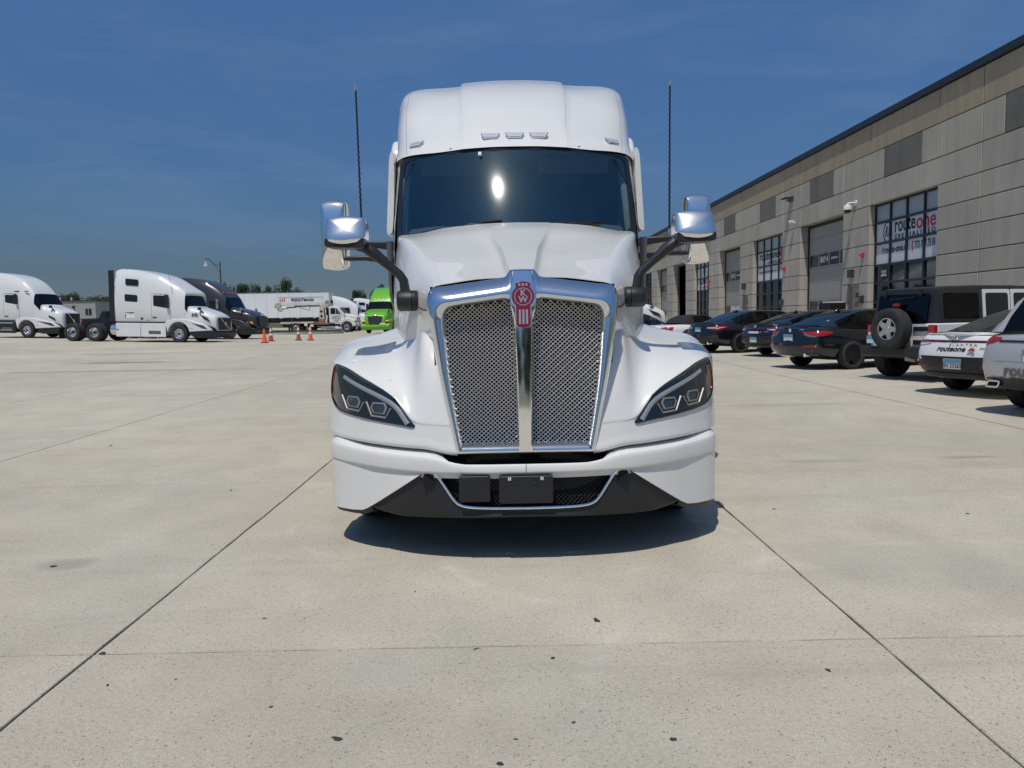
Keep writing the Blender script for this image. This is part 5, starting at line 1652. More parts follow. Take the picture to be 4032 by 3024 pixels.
# --- silver car cut by the right edge ----------------------------------------------------
HSUV = [(.10, 1.10, .66, .78, 1.09), (.22, 1.30, .64, .80, 1.08), (.42, 1.52, .62, .81, 1.07), (.62, 1.64, .61, .82, 1.06), (1.2, 1.70, .62, .82, 1.05), (2.2, 1.72, .62, .83, 1.04), (3.0, 1.69, .62, .83, 1.03), (3.3, 1.60, .62, .82, 1.02), (3.7, 1.30, .66, .80, 1.01), (4.0, 1.06, .70, .79, 1.0)]
car, B6, put = sedan('crossover', 'silver crossover cut off by the right edge of the picture', CSILVER, car_pos(7.66, 9.95),
                     dict(BASE, house=HSUV, rear_glass=(0, 3), front_glass=(7, 9), side_glass=(2, 8), hw=.93, L=4.7, belt=1.08, wr=.37, tyre=tyre_mesh(.37, .24, .24, False), glass=CARGLASS_D, arch=TRIMB,
                          deck=[(0, 1.06), (.05, 1.09), (.5, 1.08), (1.0, 1.06), (3.2, 1.02), (3.8, .99), (4.3, .90), (4.7, .75)], zbot=[(0, .45), (.1, .38), (.4, .30), (1, .27), (4.2, .27), (4.7, .40)]))
put(mirror2(B6.patch(.55, 1.12, lerp_tbl([(.55, .98), (.9, .90), (1.12, .93)]), lerp_tbl([(.55, 1.03), (.8, 1.045), (1.12, 1.06)]), .014)), 'tail_light', RED)
put(B6.patch(-1.05, 1.05, .36, .52, .012), 'rear_bumper', TRIMB)
put(B6.patch(-.62, .62, .72, .985, .010), 'tailgate', CSILVER)
put(B6.patch(-.56, .56, .97, .995, .02), 'tailgate_trim', TRIMB)
for s_ in (1, -1):
    put(MB().tube([(s_*x, -.015, z) for x, z in rpoly([(.50, .455), (.66, .455), (.70, .375), (.53, .375)], .03)+[(.5135, .4415)]], .014, 6, cap=False), 'exhaust_tip', CHROME)
    put(MB().prism([(s_*x, z) for x, z in rpoly([(.50, .455), (.66, .455), (.70, .375), (.53, .375)], .03)], 'y', -.005, .05), 'exhaust_mouth', BLACK, smooth=False)
y0 = B6.skin(.3, .60, .02)[1]-1.05
t1 = text('lettering', 'routeone', .22, mat('letter_grey', (.14, .13, .13), .5), car, (.0, y0-.02, .60), (R(90), 0, 0), bold=.006, shear=.05)
wrap_text(B6, t1, off=.008)
plate(car, B6, .80)

# --- jeep -----------------------------------------------------------------------------------
jeep = thing('off_roader', 'white jeep with black hard top and rear spare wheel', 'car', car_pos(8.46, 15.5), CARROT, 'cars parked nose to the building')
JH = mat('hard_top', (.016, .018, .020), .5, bump=.1, bscale=300)
def jb_(nm, m, x0, x1, y0, y1, z0, z1, bev=.02, par=None):
    return MB().box(x0, x1, y0, y1, z0, z1).build(nm, m, par or jeep, smooth=True, bevel=bev, bseg=3)
jb_('tub', CWHITE, -.80, .80, -.62, 2.55, .52, 1.13, .03)
jb_('hood', CWHITE, -.70, .70, 2.55, 3.55, .62, 1.12, .05)
jb_('grille_panel', CWHITE, -.66, .66, 3.55, 3.62, .60, 1.08, .03)
jb_('chassis', TRIMB, -.55, .55, -.5, 3.5, .42, .56, .02)
# hard top: tapering box
mb = MB()
rows = []
for y, w0, w1, zt in ((-.60, .785, .70, 1.80), (-.3, .785, .71, 1.83), (.5, .785, .71, 1.855), (1.6, .785, .71, 1.85), (1.95, .785, .71, 1.82)):
    ly = .10 if y < -.5 else 0
    rows.append([(w0, y, 1.135), (w0-.005, y+ly*.2, 1.18), (w1+.015, y+ly*.8, zt-.07), (w1-.02, y+ly, zt-.015), (w1-.1, y+ly, zt), (0, y+ly, zt+.012)])
mb.grid(rows)
g = [[(x*u, y-.03*(1-u*u), z) for u in (1, .6, .2, 0)] for (x, y, z) in rows[0]]
mb.grid(g)
mb.mirror().build('hard_top', JH, jeep, weld=True, ang=35)
def jside(x, z):            # lean of the upper side
    return x-.004-.092*(z-1.18)
def jpane(nm, m, y0, y1, z0, z1, t, par=None, r=.05):
    for s in (1, -1):
        mb = MB().prism(rrect(y0, y1, z0, z1, r), 'x', 0, t)
        mb.v = [(s*(jside(.785, z)+x), y, z) for x, y, z in mb.v]
        mb.build(nm, m, par or jeep, smooth=False)
jpane('side_window', CARGLASS_D, -.42, .50, 1.22, 1.70, .008)
for y0, y1 in ((.60, 1.34), (1.37, 2.15)):
    jpane('door_frame', CWHITE, y0, y1, 1.12, 1.77, .014, r=.04)
    jpane('door_window', CARGLASS, y0+.07, y1-.06, 1.20, 1.70, .020)
    for s in (1, -1):
        MB().prism(rrect(y0, y1, .58, 1.10, .05), 'x', s*.795, s*.81).build('door', CWHITE, jeep, smooth=False)
        MB().box(s*.815-.006, s*.815+.006, y0+.06, y0+.2, .99, 1.02).build('door_handle', TRIMB, jeep, smooth=False)
# rear glass, tailgate, lamps
MB().prism(rrect(-.60, .60, 1.18, 1.70, .05), 'y', -.668, -.640).xf(Matrix(((1, 0, 0, 0), (0, 1, .13, -.150), (0, 0, 1, 0), (0, 0, 0, 1)))).build('rear_window', CARGLASS_D, jeep, smooth=False)
for x in (-.42, .42):
    MB().box(x-.03, x+.03, -.65, -.60, 1.66, 1.80).build('glass_hinge', TRIMB, jeep, smooth=False, bevel=.01)
MB().tube([(-.30, -.645, 1.60), (.30, -.645, 1.63)], .012, 6).build('wiper', TRIMB, jeep)
tg = jb_('tailgate', CWHITE, -.60, .62, -.645, -.60, .66, 1.12, .02)
for z in (1.02, .76):
    jb_('tailgate_hinge', TRIMB, .30, .70, -.675, -.63, z-.045, z+.045, .012, tg)
for s in (1, -1):
    tl = jb_('tail_light', RED, s*.735-.075, s*.735+.075, -.70, -.61, .88, 1.10, .015)
    MB().box(s*.735-.045, s*.735+.045, -.705, -.698, .90, .95).build('reverse_lamp', CLEAR, tl, smooth=False)
jb_('rear_bumper', JH, -.90, .90, -.82, -.60, .46, .67, .05)
jb_('third_brake_lamp', RED, -.12, .02, -.76, -.70, 1.46, 1.52, .01)
MB().box(-.09, -.01, -.72, -.66, 1.1, 1.455).build('brake_lamp_stalk', TRIMB, jeep, smooth=False)
wobj = part(T_JEEP, 'spare_wheel', jeep, (-.05, -.86, 1.02), (0, 0, R(-90)))
part(R_JEEP, 'rim', wobj)
part(MB().lathe([(.001, .0), (.22, .0), (.22, -.1)], 'x', 24).mesh('spare_backing', BLACK), 'spare_backing', wobj)
for q in range(5):
    a = 2*math.pi*(q+.5)/5
    part(MB().lathe([(.001, .088), (.012, .088), (.013, .05)], 'x', 8).mesh('lug_nut', GREYPL), 'lug_nut', wobj, (0, .062*math.cos(a), .062*math.sin(a)))
lp_ = MB().box(-.152, .152, -.012, 0, -.076, .076).build('license_plate', PLATEW, jeep, smooth=False)
lp_.location = (-.66, -.70, .80)
MB().box(-.148, .148, -.015, -.0122, .012, .072).build('plate_band', PLATEB, lp_, smooth=False)
for y in (0, 2.95):
    for s in (1, -1):
        arc = [(y+.60*math.cos(R(a)), .45+.52*math.sin(R(a))) for a in range(12, 169, 12)]
        inn = [(y+.50*math.cos(R(a)), .43+.45*math.sin(R(a))) for a in range(168, 11, -12)]
        MB().prism(arc+inn, 'x', s*.70, s*.935).build('fender_flare', JH, jeep, smooth=False)
wheel_set(jeep, T_JEEP, R_JEEP, .79, (0, 2.95), .41)
mb = MB()
mb.quad((-.70, 2.16, 1.80), (.70, 2.16, 1.80), (.74, 2.50, 1.14), (-.74, 2.50, 1.14)).build('windshield', CARGLASS, jeep, smooth=False)
MB().tube([(-.72, 2.15, 1.81), (-.76, 2.50, 1.13)], .03, 6).tube([(.72, 2.15, 1.81), (.76, 2.50, 1.13)], .03, 6).tube([(-.72, 2.15, 1.81), (.72, 2.15, 1.81)], .03, 6).build('windshield_frame', CWHITE, jeep)
MB().quad((-.72, 1.9, 1.84), (.72, 1.9, 1.84), (.72, 2.17, 1.82), (-.72, 2.17, 1.82)).build('front_roof', JH, jeep, smooth=False)
for x in (-.38, .38):
    MB().box(x-.24, x+.24, 1.35, 1.5, .9, 1.45).box(x-.12, x+.12, 1.38, 1.47, 1.45, 1.62).build('seat', SEATG, jeep, smooth=False, bevel=.04)
MB().box(-.62, .62, .25, .42, .8, 1.42).build('rear_seat', SEATG, jeep, smooth=False, bevel=.04)
MB().tube([(.25, -.78, .44), (.45, -.74, .42)], .05, 10).build('muffler', mat('muffler', (.30, .25, .17), .4, .7), jeep)

# ================================================================== OTHER TRUCKS IN THE YARD
T_TRK = tyre_mesh(.50, .28, .285, False)
R_FRONT = truck_wheel_mesh(.285, .28, -.02)
R_REAR = MB().lathe([(.29, .11), (.275, .12), (.262, .10), (.255, -.06), (.15, -.08), (.14, -.02), (.09, -.02), (.085, .05), (.001, .055)], 'x', 32).mesh('rim', ALU, ang=35)
HOLES = MB()
for q in range(10):
    a = 2*math.pi*q/10
    HOLES.lathe([(.001, 0), (.024, 0)], 'x', 8, (0, .20*math.cos(a), .20*math.sin(a)))
HOLES = HOLES.mesh('hand_holes', BLACK, smooth=False)
HUBM = MB().lathe([(.001, .10), (.07, .10), (.09, .07), (.09, -.05)], 'x', 16).mesh('hub', mat('hub_dark', (.05, .05, .05), .4, .5))
TRK_GREY = mat('truck_plum_grey', (.052, .049, .055), .28, .3, coat=.6)
TRK_GREEN = mat('truck_green', (.13, .42, .012), .35, coat=.5)
TRK_WHITE = mat('truck_white', (.70, .71, .71), .32, coat=.6, vary=.03, vscale=1.2)
DGLASS = glass_mat('truck_glass', (.12, .16, .17), rough=.02)
SIDE_TXT = (R(90), 0, R(90))
def truck_wheels(root, front=(0,), rear=(), x=1.06, r=.50):
    for y in front:
        for s in (1, -1):
            wobj = part(T_TRK, 'front_wheel', root, (s*x, y, r), (0, 0, 0 if s > 0 else R(180)))
            part(R_FRONT, 'rim', wobj); part(HOLES, 'hand_holes', wobj, (.075, 0, 0)); part(HUBM, 'hub', wobj, (.03, 0, 0))
    for y in rear:
        for s in (1, -1):
            wobj = part(T_TRK, 'rear_wheel', root, (s*1.10, y, r), (0, 0, 0 if s > 0 else R(180)))
            part(R_REAR, 'rim', wobj); part(HUBM, 'hub', wobj, (-.02, 0, 0))
            part(T_TRK, 'inner_wheel', root, (s*.76, y, r))
VNL = dict(st=[(-3.88, 4.00, .98, 1.20, 1.15), (-3.55, 4.10, 1.0, 1.21, 1.15), (-2.6, 4.02, 1.0, 1.21, 1.15), (-1.7, 3.84, .98, 1.20, 1.15), (-1.0, 3.62, .94, 1.19, 1.15), (-.46, 3.32, .92, 1.17, 1.15), (-.06, 3.07, .95, 1.14, 1.15), (.18, 2.93, .97, 1.11, 1.15), (.34, 2.76, .98, 1.09, 1.15), (.22, 2.63, .97, 1.07, 1.15),
                 (.34, 2.34, .99, 1.08, 1.12), (.48, 2.03, 1.0, 1.08, 1.1), (.62, 1.98, .86, 1.05, 1.1), (1.1, 1.86, .84, 1.03, 1.05), (1.5, 1.74, .80, .99, 1.0), (1.85, 1.58, .72, .92, .9), (1.99, 1.48, .68, .86, .8), (2.04, 1.26, .66, .82, .74), (2.05, .74, .64, .80, .70)],
           ws=(9, 11), skirt=(-3.86, -.78), bump=(.75, 2.08), win=[(-1.50, -.60, 1.97, 2.64)], slee=[(-3.16, -2.38, 3.17, 3.54), (-3.24, -2.45, 2.28, 2.68)], rear=(-5.25, -6.65), tail=-7.5, hoodz=1.72)
CAS = dict(st=[(-4.3, 4.0, .98, 1.20, 1.1), (-3.5, 4.05, 1.0, 1.21, 1.1), (-2.7, 4.03, 1.0, 1.21, 1.1), (-1.85, 3.88, .96, 1.20, 1.1), (-1.23, 3.66, .92, 1.19, 1.1), (-.73, 3.38, .90, 1.17, 1.1), (-.35, 3.05, .92, 1.14, 1.1), (-.16, 2.80, .94, 1.11, 1.1), (-.10, 2.72, .95, 1.10, 1.1),
                 (.06, 2.38, .97, 1.10, 1.1), (.22, 2.06, .99, 1.10, 1.1), (.36, 2.01, .86, 1.06, 1.1), (.9, 1.88, .84, 1.03, 1.05), (1.35, 1.75, .80, .99, 1.0), (1.62, 1.60, .73, .93, .9), (1.76, 1.46, .69, .87, .8), (1.82, 1.2, .66, .83, .74), (1.84, .78, .64, .80, .72)],
           ws=(8, 10), skirt=(-4.25, -.78), bump=(.72, 1.90), win=[(-1.45, -.52, 1.97, 2.55)], slee=[], rear=(-5.7, -7.05), tail=-7.9, hoodz=1.75)
NEWV = dict(st=[(-3.6, 4.22, 1.0, 1.21, 1.15), (-2.6, 4.24, 1.0, 1.21, 1.15), (-1.78, 4.16, 1.0, 1.21, 1.15), (-1.18, 4.05, .98, 1.2, 1.15), (-.58, 3.84, .95, 1.19, 1.15), (-.13, 3.55, .93, 1.17, 1.15), (.18, 3.27, .93, 1.14, 1.15), (.42, 2.98, .95, 1.1, 1.15), (.50, 2.86, .96, 1.08, 1.15),
                  (.74, 2.5, .98, 1.08, 1.12), (.96, 2.16, 1.0, 1.08, 1.1), (1.10, 2.08, .86, 1.05, 1.1), (1.5, 1.97, .84, 1.03, 1.05), (1.9, 1.84, .80, .99, 1.0), (2.18, 1.71, .74, .92, .9), (2.30, 1.55, .70, .86, .8), (2.36, 1.2, .67, .82, .70), (2.38, .66, .64, .80, .64)],
            ws=(8, 10), skirt=(-3.6, -.8), bump=(.8, 2.42), win=[(-1.50, -.62, 2.22, 2.80)], slee=[], rear=(-5.2, -6.6), tail=-7.3, hoodz=1.85)
def tractor(name, label, P, paint, loc, rz, lower=None, rear=True, skirt=True, deflector=BLKPL):
    root = thing(name, label, 'truck', loc, rz, 'trucks parked across the yard')
    st = P['st']
    lower = lower or paint
    rows = []
    for (y, zt, wt, ws_, zl) in st:
        zs_ = zl+(zt-zl)*.62
        rows.append([(ws_-.03, y, zl), (ws_, y, zl+.06), (ws_, y, zs_), (ws_*.6+wt*.4, y, zl+(zt-zl)*.86), (wt, y, zt-.05), (wt-.12, y, zt-.008), (wt*.45, y, zt+.008), (0, y, zt+.012)])
    a, b = P['ws']
    body, scr = MB(), MB()
    n = len(rows[0])
    def sub(i0, i1, mb, j0, j1):
        gl_ = surf(rows[i0:i1+1], 2, 2, lin, lin if i1-i0 < 3 else cr1)
        mb.grid([r_[j0*2:j1*2+1] for r_ in gl_])
    sub(0, a, body, 0, n-1); sub(b, len(rows)-1, body, 0, n-1)
    sub(a, b, body, 0, 2); sub(a, b, scr, 2, n-1)
    g = [[(x*u, y, z) for u in (1, .5, 0)] for (x, y, z) in rows[0]]; body.grid(g)
    g = [[(x*u, y+.06*(1-u*u), z) for u in (1, .7, .35, 0)] for (x, y, z) in rows[-1]]; body.grid(g)
    body.mirror().build('cab', paint, root, weld=True, ang=42)
    scr.mirror().build('windshield', DGLASS, root, weld=True, ang=42)
    MB().box(-1.0, 1.0, st[a][0]-1.6, st[a][0]-1.5, 1.2, st[a][1]).build('cab_bulkhead', BLACK, root, smooth=False)
    MB().box(-.95, .95, st[a][0]-.35, st[a][0]-.02, 1.5, st[b][1]+.03).build('dashboard', INTER, root, smooth=False)
    # side glass
    def sx(y, z):
        best = 1.2
        for p, q in zip(st, st[1:]):
            if p[0] <= y <= q[0]:
                t = (y-p[0])/(q[0]-p[0]); best = p[3]+(q[3]-p[3])*t; break
        return best
    for nm, L_ in (('door_window', P['win']), ('sleeper_window', P['slee'])):
        for (y0, y1, z0, z1) in L_:
            for s in (1, -1):
                pl = rpoly([(y0, z1-.02), (y0, z0+.06), (y1+.04, z0-.06), (y1-.06, z1-.04)], .07) if nm == 'door_window' else rpoly([(y0, z1), (y0, z0), (y1, z0-.04), (y1, z1-.06)], .08)
                MB().prism(pl, 'x', s*(sx((y0+y1)/2, z0)-.03), s*(sx((y0+y1)/2, z0)+.008)).build(nm, mat('side_glass_dark', (.012, .018, .022), .06), root, smooth=False)
    for s in (1, -1):
        # door outline and handle
        w0 = P['win'][0]
        xx = s*(sx(w0[0], 1.5)+.004)
        MB().tube([(xx, w0[0]-.12, 1.18), (xx, w0[0]-.12, w0[3]+.06), (xx, w0[1]-.05, w0[3]+.06)], .008, 4).tube([(xx, w0[1]+.12, 1.2), (xx, w0[1]+.12, w0[2]-.1)], .008, 4).build('door_seam', mat('seam_grey', (.18, .18, .18), .8), root)
        MB().box(xx-.02, xx+.02, w0[0]-.05, w0[0]+.18, 1.36, 1.42).build('door_handle', BLKPL, root, smooth=False)
        # mirrors
        mx_ = MB().prism(rrect(s*1.30-.09, s*1.30+.09, w0[2]+.02, w0[3]+.02, .05), 'y', w0[1]-.10, w0[1]+.06).build('door_mirror', BLKPL if paint is not TRK_GREY else CHROME_S, root, bevel=.03)
        MB().tube([(s*1.1, w0[1]+.05, w0[2]-.06), (s*1.30, w0[1], w0[2]+.03)], .03, 6).build('mirror_arm', BLKPL, root)
        hy = P['st'][P['ws'][1]][0]+.62
        MB().prism(rrect(s*1.02-.10, s*1.02+.10, P['hoodz']+.10, P['hoodz']+.26, .04), 'y', hy+.02, hy+.14).build('hood_mirror', BLKPL if paint is not TRK_GREY else CHROME_S, root, bevel=.03)
        MB().tube([(s*1.0, hy+.1, P['hoodz']+.14), (s*.94, hy+.24, P['hoodz']-.02), (s*.90, hy+.34, P['hoodz']-.22)], .035, 6).build('mirror_stalk', BLKPL, root)
        # front fender with arch
        arch = [(.66*math.cos(R(a_)), .50+.66*math.sin(R(a_))) for a_ in range(10, 176, 11)]
        b0, b1 = P['bump']
        fz = 1.32
        outer = [(-.72, .80), (-.80, 1.10), (-.70, 1.22), (-.35, 1.30), (.1, fz), (.55, 1.29), (.95, 1.19), (b1-.62, 1.04), (b1-.34, .86), (b1-.22, .70), (.68, .70)]
        MB().prism(outer[:-1]+[(.68, .62)]+arch+[(-.70, .66)], 'x', s*.74, s*1.22).build('fender', paint, root, smooth=True, bevel=.06, bseg=3, ang=50)
        # headlamp
        MB().prism([(.80, 1.10), (b1-.55, .98), (b1-.30, .78), (b1-.60, .80)], 'x', s*1.16, s*1.226).build('headlight', mat('lamp_dark', (.06, .065, .07), .1, coat=.6), root, smooth=False)
        MB().box(s*1.222-.008, s*1.222+.008, .72, .88, .80, .83).build('side_marker', AMBER, root, smooth=False)
        if skirt:
            y0, y1 = P['skirt']
            MB().box(s*1.17-.04, s*1.17+.04, y0, (y0+y1)/2-.01, .30, 1.06).build('side_skirt', lower, root, bevel=.03)
            MB().box(s*1.17-.04, s*1.17+.04, (y0+y1)/2+.01, y1, .30, 1.06).build('side_skirt', lower, root, bevel=.03)
            MB().box(s*1.175-.045, s*1.175+.045, y1-1.05, y1-.3, .46, .66).build('cab_step', GREYPL, root, bevel=.02)
        if deflector:
            MB().box(s*1.19-.015, s*1.19+.015, st[0][0]-.34, st[0][0]-.004, 1.12, 4.0).build('rear_deflector', deflector, root, smooth=False)
    MB().box(-1.13, 1.13, P['skirt'][0]+.02, .5, .98, 1.16).build('cab_base', mat('base_grey', (.14, .14, .15), .6), root, smooth=False)
    b0, b1 = P['bump']
    MB().prism(rpoly([(b0, .70), (b1, .70), (b1+.03, .55), (b1-.10, .30), (b0+.3, .28), (b0, .40)], .05), 'x', -1.2, 1.2).build('bumper', BLKPL if paint is not TRK_GREEN else paint, root, bevel=.08, bseg=3, ang=50)
    truck_wheels(root, (0,), P['rear'] if rear else ())
    if rear:
        ch = MB().box(-.44, -.36, P['tail'], .6, .70, .95).box(.36, .44, P['tail'], .6, .70, .95).box(-.36, .36, P['tail']+.3, P['tail']+.4, .72, .92)
        ch.build('chassis', BLKPL, root, smooth=False)['kind'] = 'stuff'
        MB().prism([(P['rear'][1]-.1, 1.05), (P['rear'][0]+.3, 1.05), (P['rear'][0]+.3, 1.13), (P['rear'][1]-.5, 1.02)], 'x', -.42, .42).build('fifth_wheel', BLKPL, root, smooth=False)
        for s in (1, -1):
            MB().box(s*.93-.30, s*.93+.30, P['tail']+.02, P['tail']+.05, .12, .75).build('mud_flap', RUBBER, root, smooth=False)
            MB().tube([(s*.92, P['skirt'][0]-.35, .68), (s*.92, P['skirt'][0]+.2, .68)], .30, 18).build('fuel_tank', ALU, root)
    return root
def at_yard(x, y): return (x, y, gz(x, y))
# white sleeper truck, number on its hood
v1 = tractor('semi_truck', 'white sleeper truck numbered 645 on its hood, without trailer', VNL, TRK_WHITE, at_yard(-18.0, 44.1), R(-100))
v1.rotation_euler = Euler((R(-1.6), 0, R(-100)))
def vol_grille(root, y, z0, z1):
    g_ = MB().prism([(-.58, z0), (.58, z0), (.60, z1), (-.60, z1)], 'y', y-.02, y+.075).build('grille', mat('grille_dark', (.015, .017, .018), .5, bump=.4, bscale=60), root, smooth=False)
    MB().tube([(-.42, y+.085, z0+.05), (.42, y+.085, z1-.05)], .018, 6).build('grille_bar', CHROME_S, g_)
    MB().lathe([(.05, 0), (.09, 0), (.09, .02)], 'y', 16, (0, y+.08, (z0+z1)/2)).build('grille_badge', CHROME_S, g_)
vol_grille(v1, 2.05, .72, 1.40)
text('lettering', '645', .26, INKD, v1, (1.075, .90, 1.56), SIDE_TXT, bold=.008, shear=.3)
sg = MB().box(1.205, 1.222, -3.28, -2.64, 1.36, 1.72).build('door_sign', mat('sign_white', (.8, .8, .8), .5), v1, smooth=False)
text('lettering', 'FUSABO', .13, INKD, sg, (1.224, -2.90, 1.64), SIDE_TXT, bold=.006)
text('lettering', 'USDOT 2519347 IL', .06, mat('ink_pale', (.35, .36, .38), .5), sg, (1.224, -2.92, 1.52), SIDE_TXT)
for z in (1.63, 1.50, 1.42):
    MB().box(1.222, 1.226, -3.25, -3.19, z-.04, z+.04).build('sign_mark', INKD, sg, smooth=False)
MB().box(1.214, 1.222, -2.28, -2.14, 1.26, 1.38).build('sticker', INKD, v1, smooth=False)
for k, c in enumerate(((.2, .5, .7), (.6, .1, .1), (.15, .45, .25))):
    MB().box(1.214, 1.220, -2.02+.11*k, -1.94+.11*k, 1.20, 1.25).build('sticker', mat('sticker_%d' % k, c, .5), v1, smooth=False)
for s in (1, -1):
    MB().prism([(1.18, 1.60), (1.62, 1.40), (1.78, 1.20), (1.45, 1.33)], 'x', s*.90, s*1.03).build('hood_vent', BLKPL, v1, smooth=False)
MB().tube([(1.12, -.35, 2.70), (1.14, -.55, 3.78)], .008, 5).build('antenna', BLKPL, v1)
# white truck cut by the left edge
v2 = tractor('semi_truck', 'white truck cut off by the left edge of the picture', NEWV, TRK_WHITE, at_yard(-30.9, 51.4), R(-100), lower=BLKPL)
v2.rotation_euler = Euler((R(-1.5), 0, R(-100)))
vol_grille(v2, 2.38, .62, 1.60)
for s in (1, -1):
    MB().prism([(1.0, 1.72), (1.9, 1.30), (1.98, 1.12), (1.2, 1.48)], 'x', s*.88, s*1.03).build('hood_vent', BLKPL, v2, smooth=False)
    for y0, y1, z in ((-.80, -.46, 2.98), (-.06, .22, 2.98)):
        MB().box(s*1.17-.03, s*1.17+.02, y0, y1, z, z+.05).build('roof_slot', BLKPL, v2, smooth=False)
MB().box(1.18, 1.24, -2.0, -.95, .92, 1.00).build('step_strip', ALU, v2, smooth=False)
MB().box(1.18, 1.24, -2.0, -1.0, .46, .52).build('step_strip', ALU, v2, smooth=False)
# plum grey truck behind it
c1_ = tractor('semi_truck', 'dark plum grey sleeper truck behind the white truck 645', CAS, TRK_GREY, at_yard(-17.8, 51.0), R(-99), lower=TRK_GREY, deflector=None)
def cas_front(root, paint):
    g_ = MB().prism([(-.50, .80), (.50, .80), (.62, 1.45), (-.62, 1.45)], 'y', 1.80, 1.90).build('grille', BLKPL, root, smooth=False)
    for k in range(6):
        z = .86+.10*k
        w_ = .48+.11*k/5
        MB().box(-w_, w_, 1.90, 1.93, z-.022, z+.022).build('grille_slat', mat('slat_grey', (.12, .13, .13), .35, .4), g_, smooth=False)
    MB().box(-.2, .2, 1.78, 1.92, 1.50, 1.58).build('hood_badge', CHROME_S, root, bevel=.03)
    for s in (1, -1):
        MB().prism([(s*.76, .92), (s*1.16, 1.14), (s*1.19, .96), (s*.92, .78)], 'y', 1.40, 1.62).build('headlight', mat('lamp_dark', (.06, .065, .07), .1, coat=.6), root, smooth=False)
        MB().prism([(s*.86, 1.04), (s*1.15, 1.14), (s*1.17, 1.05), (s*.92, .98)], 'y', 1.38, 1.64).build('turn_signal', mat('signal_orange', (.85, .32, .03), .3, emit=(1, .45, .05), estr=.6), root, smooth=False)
    for x in (-.9, -.35, 0, .35, .9):
        MB().box(x-.03, x+.03, -.36, -.26, 3.0, 3.07).build('roof_marker', AMBER, root, smooth=False)
cas_front(c1_, TRK_GREY)
for s in (1, -1):
    MB().prism(rpoly([(-3.28, 3.25), (-3.25, 3.45), (-3.1, 3.60), (-2.75, 3.60), (-2.80, 3.45), (-3.1, 3.22)], .06), 'x', s*1.16, s*1.20).build('sleeper_window', MATS['side_glass_dark'], c1_, smooth=False)
    MB().prism([(.30, 1.78), (1.0, 1.62), (1.0, 1.55), (.30, 1.66)], 'x', s*.98, s*1.06).build('hood_vent', BLKPL, c1_, smooth=False)
    MB().box(s*1.22-.02, s*1.22+.01, -1.22, -.80, .84, 1.0).build('tank_strip', ALU, c1_, smooth=False)
MB().quad((-.75, -.20, 2.12), (.75, -.20, 2.12), (.75, -.38, 2.60), (-.75, -.38, 2.60)).build('sun_shade', mat('sun_shade', (.45, .60, .55), .6), c1_, smooth=False)
# green truck facing the camera
gt = tractor('semi_truck', 'bright green sleeper truck facing the camera', CAS, TRK_GREEN, at_yard(-10.9, 67.0), R(180)+R(-6), lower=TRK_GREEN)
cas_front(gt, TRK_GREEN)
MB().box(-.95, -.45, 1.93, 1.945, .70, .88).build('license_plate', PLATEW, gt, smooth=False)
# white sleeper truck behind the boom truck
v3 = tractor('semi_truck', 'white sleeper truck behind the boom truck', VNL, TRK_WHITE, at_yard(-17.0, 88.0), R(-90))
vol_grille(v3, 2.05, .72, 1.40)
v4 = tractor('semi_truck', 'white truck cab mostly hidden by the green truck', VNL, TRK_WHITE, at_yard(-15.8, 101.0), R(-90), rear=False)
# white truck nosing out behind the parked cars
v5 = tractor('semi_truck', 'white truck hood showing beside the fender of the big truck', VNL, TRK_WHITE, at_yard(6.35, 41.5), R(-90)+R(4), rear=False)
vol_grille(v5, 2.05, .72, 1.40)
for s in (1, -1):
    MB().prism([(1.0, 1.62), (1.62, 1.38), (1.78, 1.18), (1.35, 1.30)], 'x', s*.90, s*1.03).build('hood_vent', BLKPL, v5, smooth=False)

# ------------------------------------------------------------------ box trailer with lettering
tr = thing('box_trailer', 'long white box trailer with company lettering', 'trailer', at_yard(-29.6, 87.0), R(-90))
RIB = mat('trailer_rib', (.62, .63, .64), .5)
TW = mat('trailer_white', (.74, .75, .75), .45, vary=.04, vscale=.6)
MB().box(-1.25, 1.25, -5.0, 10.0, 1.25, 4.05).build('box_body', TW, tr, smooth=False)
for k in range(12):
    y = -4.4+1.25*k
    MB().box(1.251, 1.262, y-.03, y+.03, 1.40, 3.95).build('side_rib', RIB, tr, smooth=False)
MB().box(-1.27, 1.27, -5.01, 10.01, 4.04, 4.10).build('roof_rail', ALU, tr, smooth=False)
MB().box(-1.27, 1.27, -5.01, 10.01, 1.20, 1.32).build('floor_rail', BLKPL, tr, smooth=False)
for k in range(16):
    MB().box(1.271, 1.276, -4.7+.92*k, -4.35+.92*k, 1.24, 1.30).build('reflector_strip', RED if k % 2 else FILM, tr, smooth=False)
text('lettering', 'FREIGHTMANIA', .50, mat('ink_navy', (.02, .04, .14), .5), tr, (1.268, 7.1, 3.22), SIDE_TXT, bold=.016, sc=(.72, 1, 1))
text('lettering', 'AND ELECTRIC', .24, mat('ink_green', (.12, .16, .15), .5), tr, (1.268, 6.9, 2.85), SIDE_TXT, sc=(.8, 1, 1))
for k in range(3):
    MB().prism([(4.55+.24*k, 3.05), (4.68+.24*k, 3.05), (4.68+.24*k, 3.45), (4.60+.24*k, 3.45)], 'x', 1.262, 1.27).build('lettering_mark', REDP, tr, smooth=False)
MB().box(1.262, 1.268, 4.45, 9.4, 3.52, 3.56).build('lettering_line', mat('ink_teal', (.3, .45, .5), .5), tr, smooth=False)
MB().box(-.6, .6, -4.9, 9.6, .75, 1.2).build('underframe', BLKPL, tr, smooth=False)
for s in (1, -1):
    MB().box(s*.6-.06, s*.6+.06, 5.6, 5.75, .1, 1.2).build('landing_leg', GREYPL, tr, smooth=False)
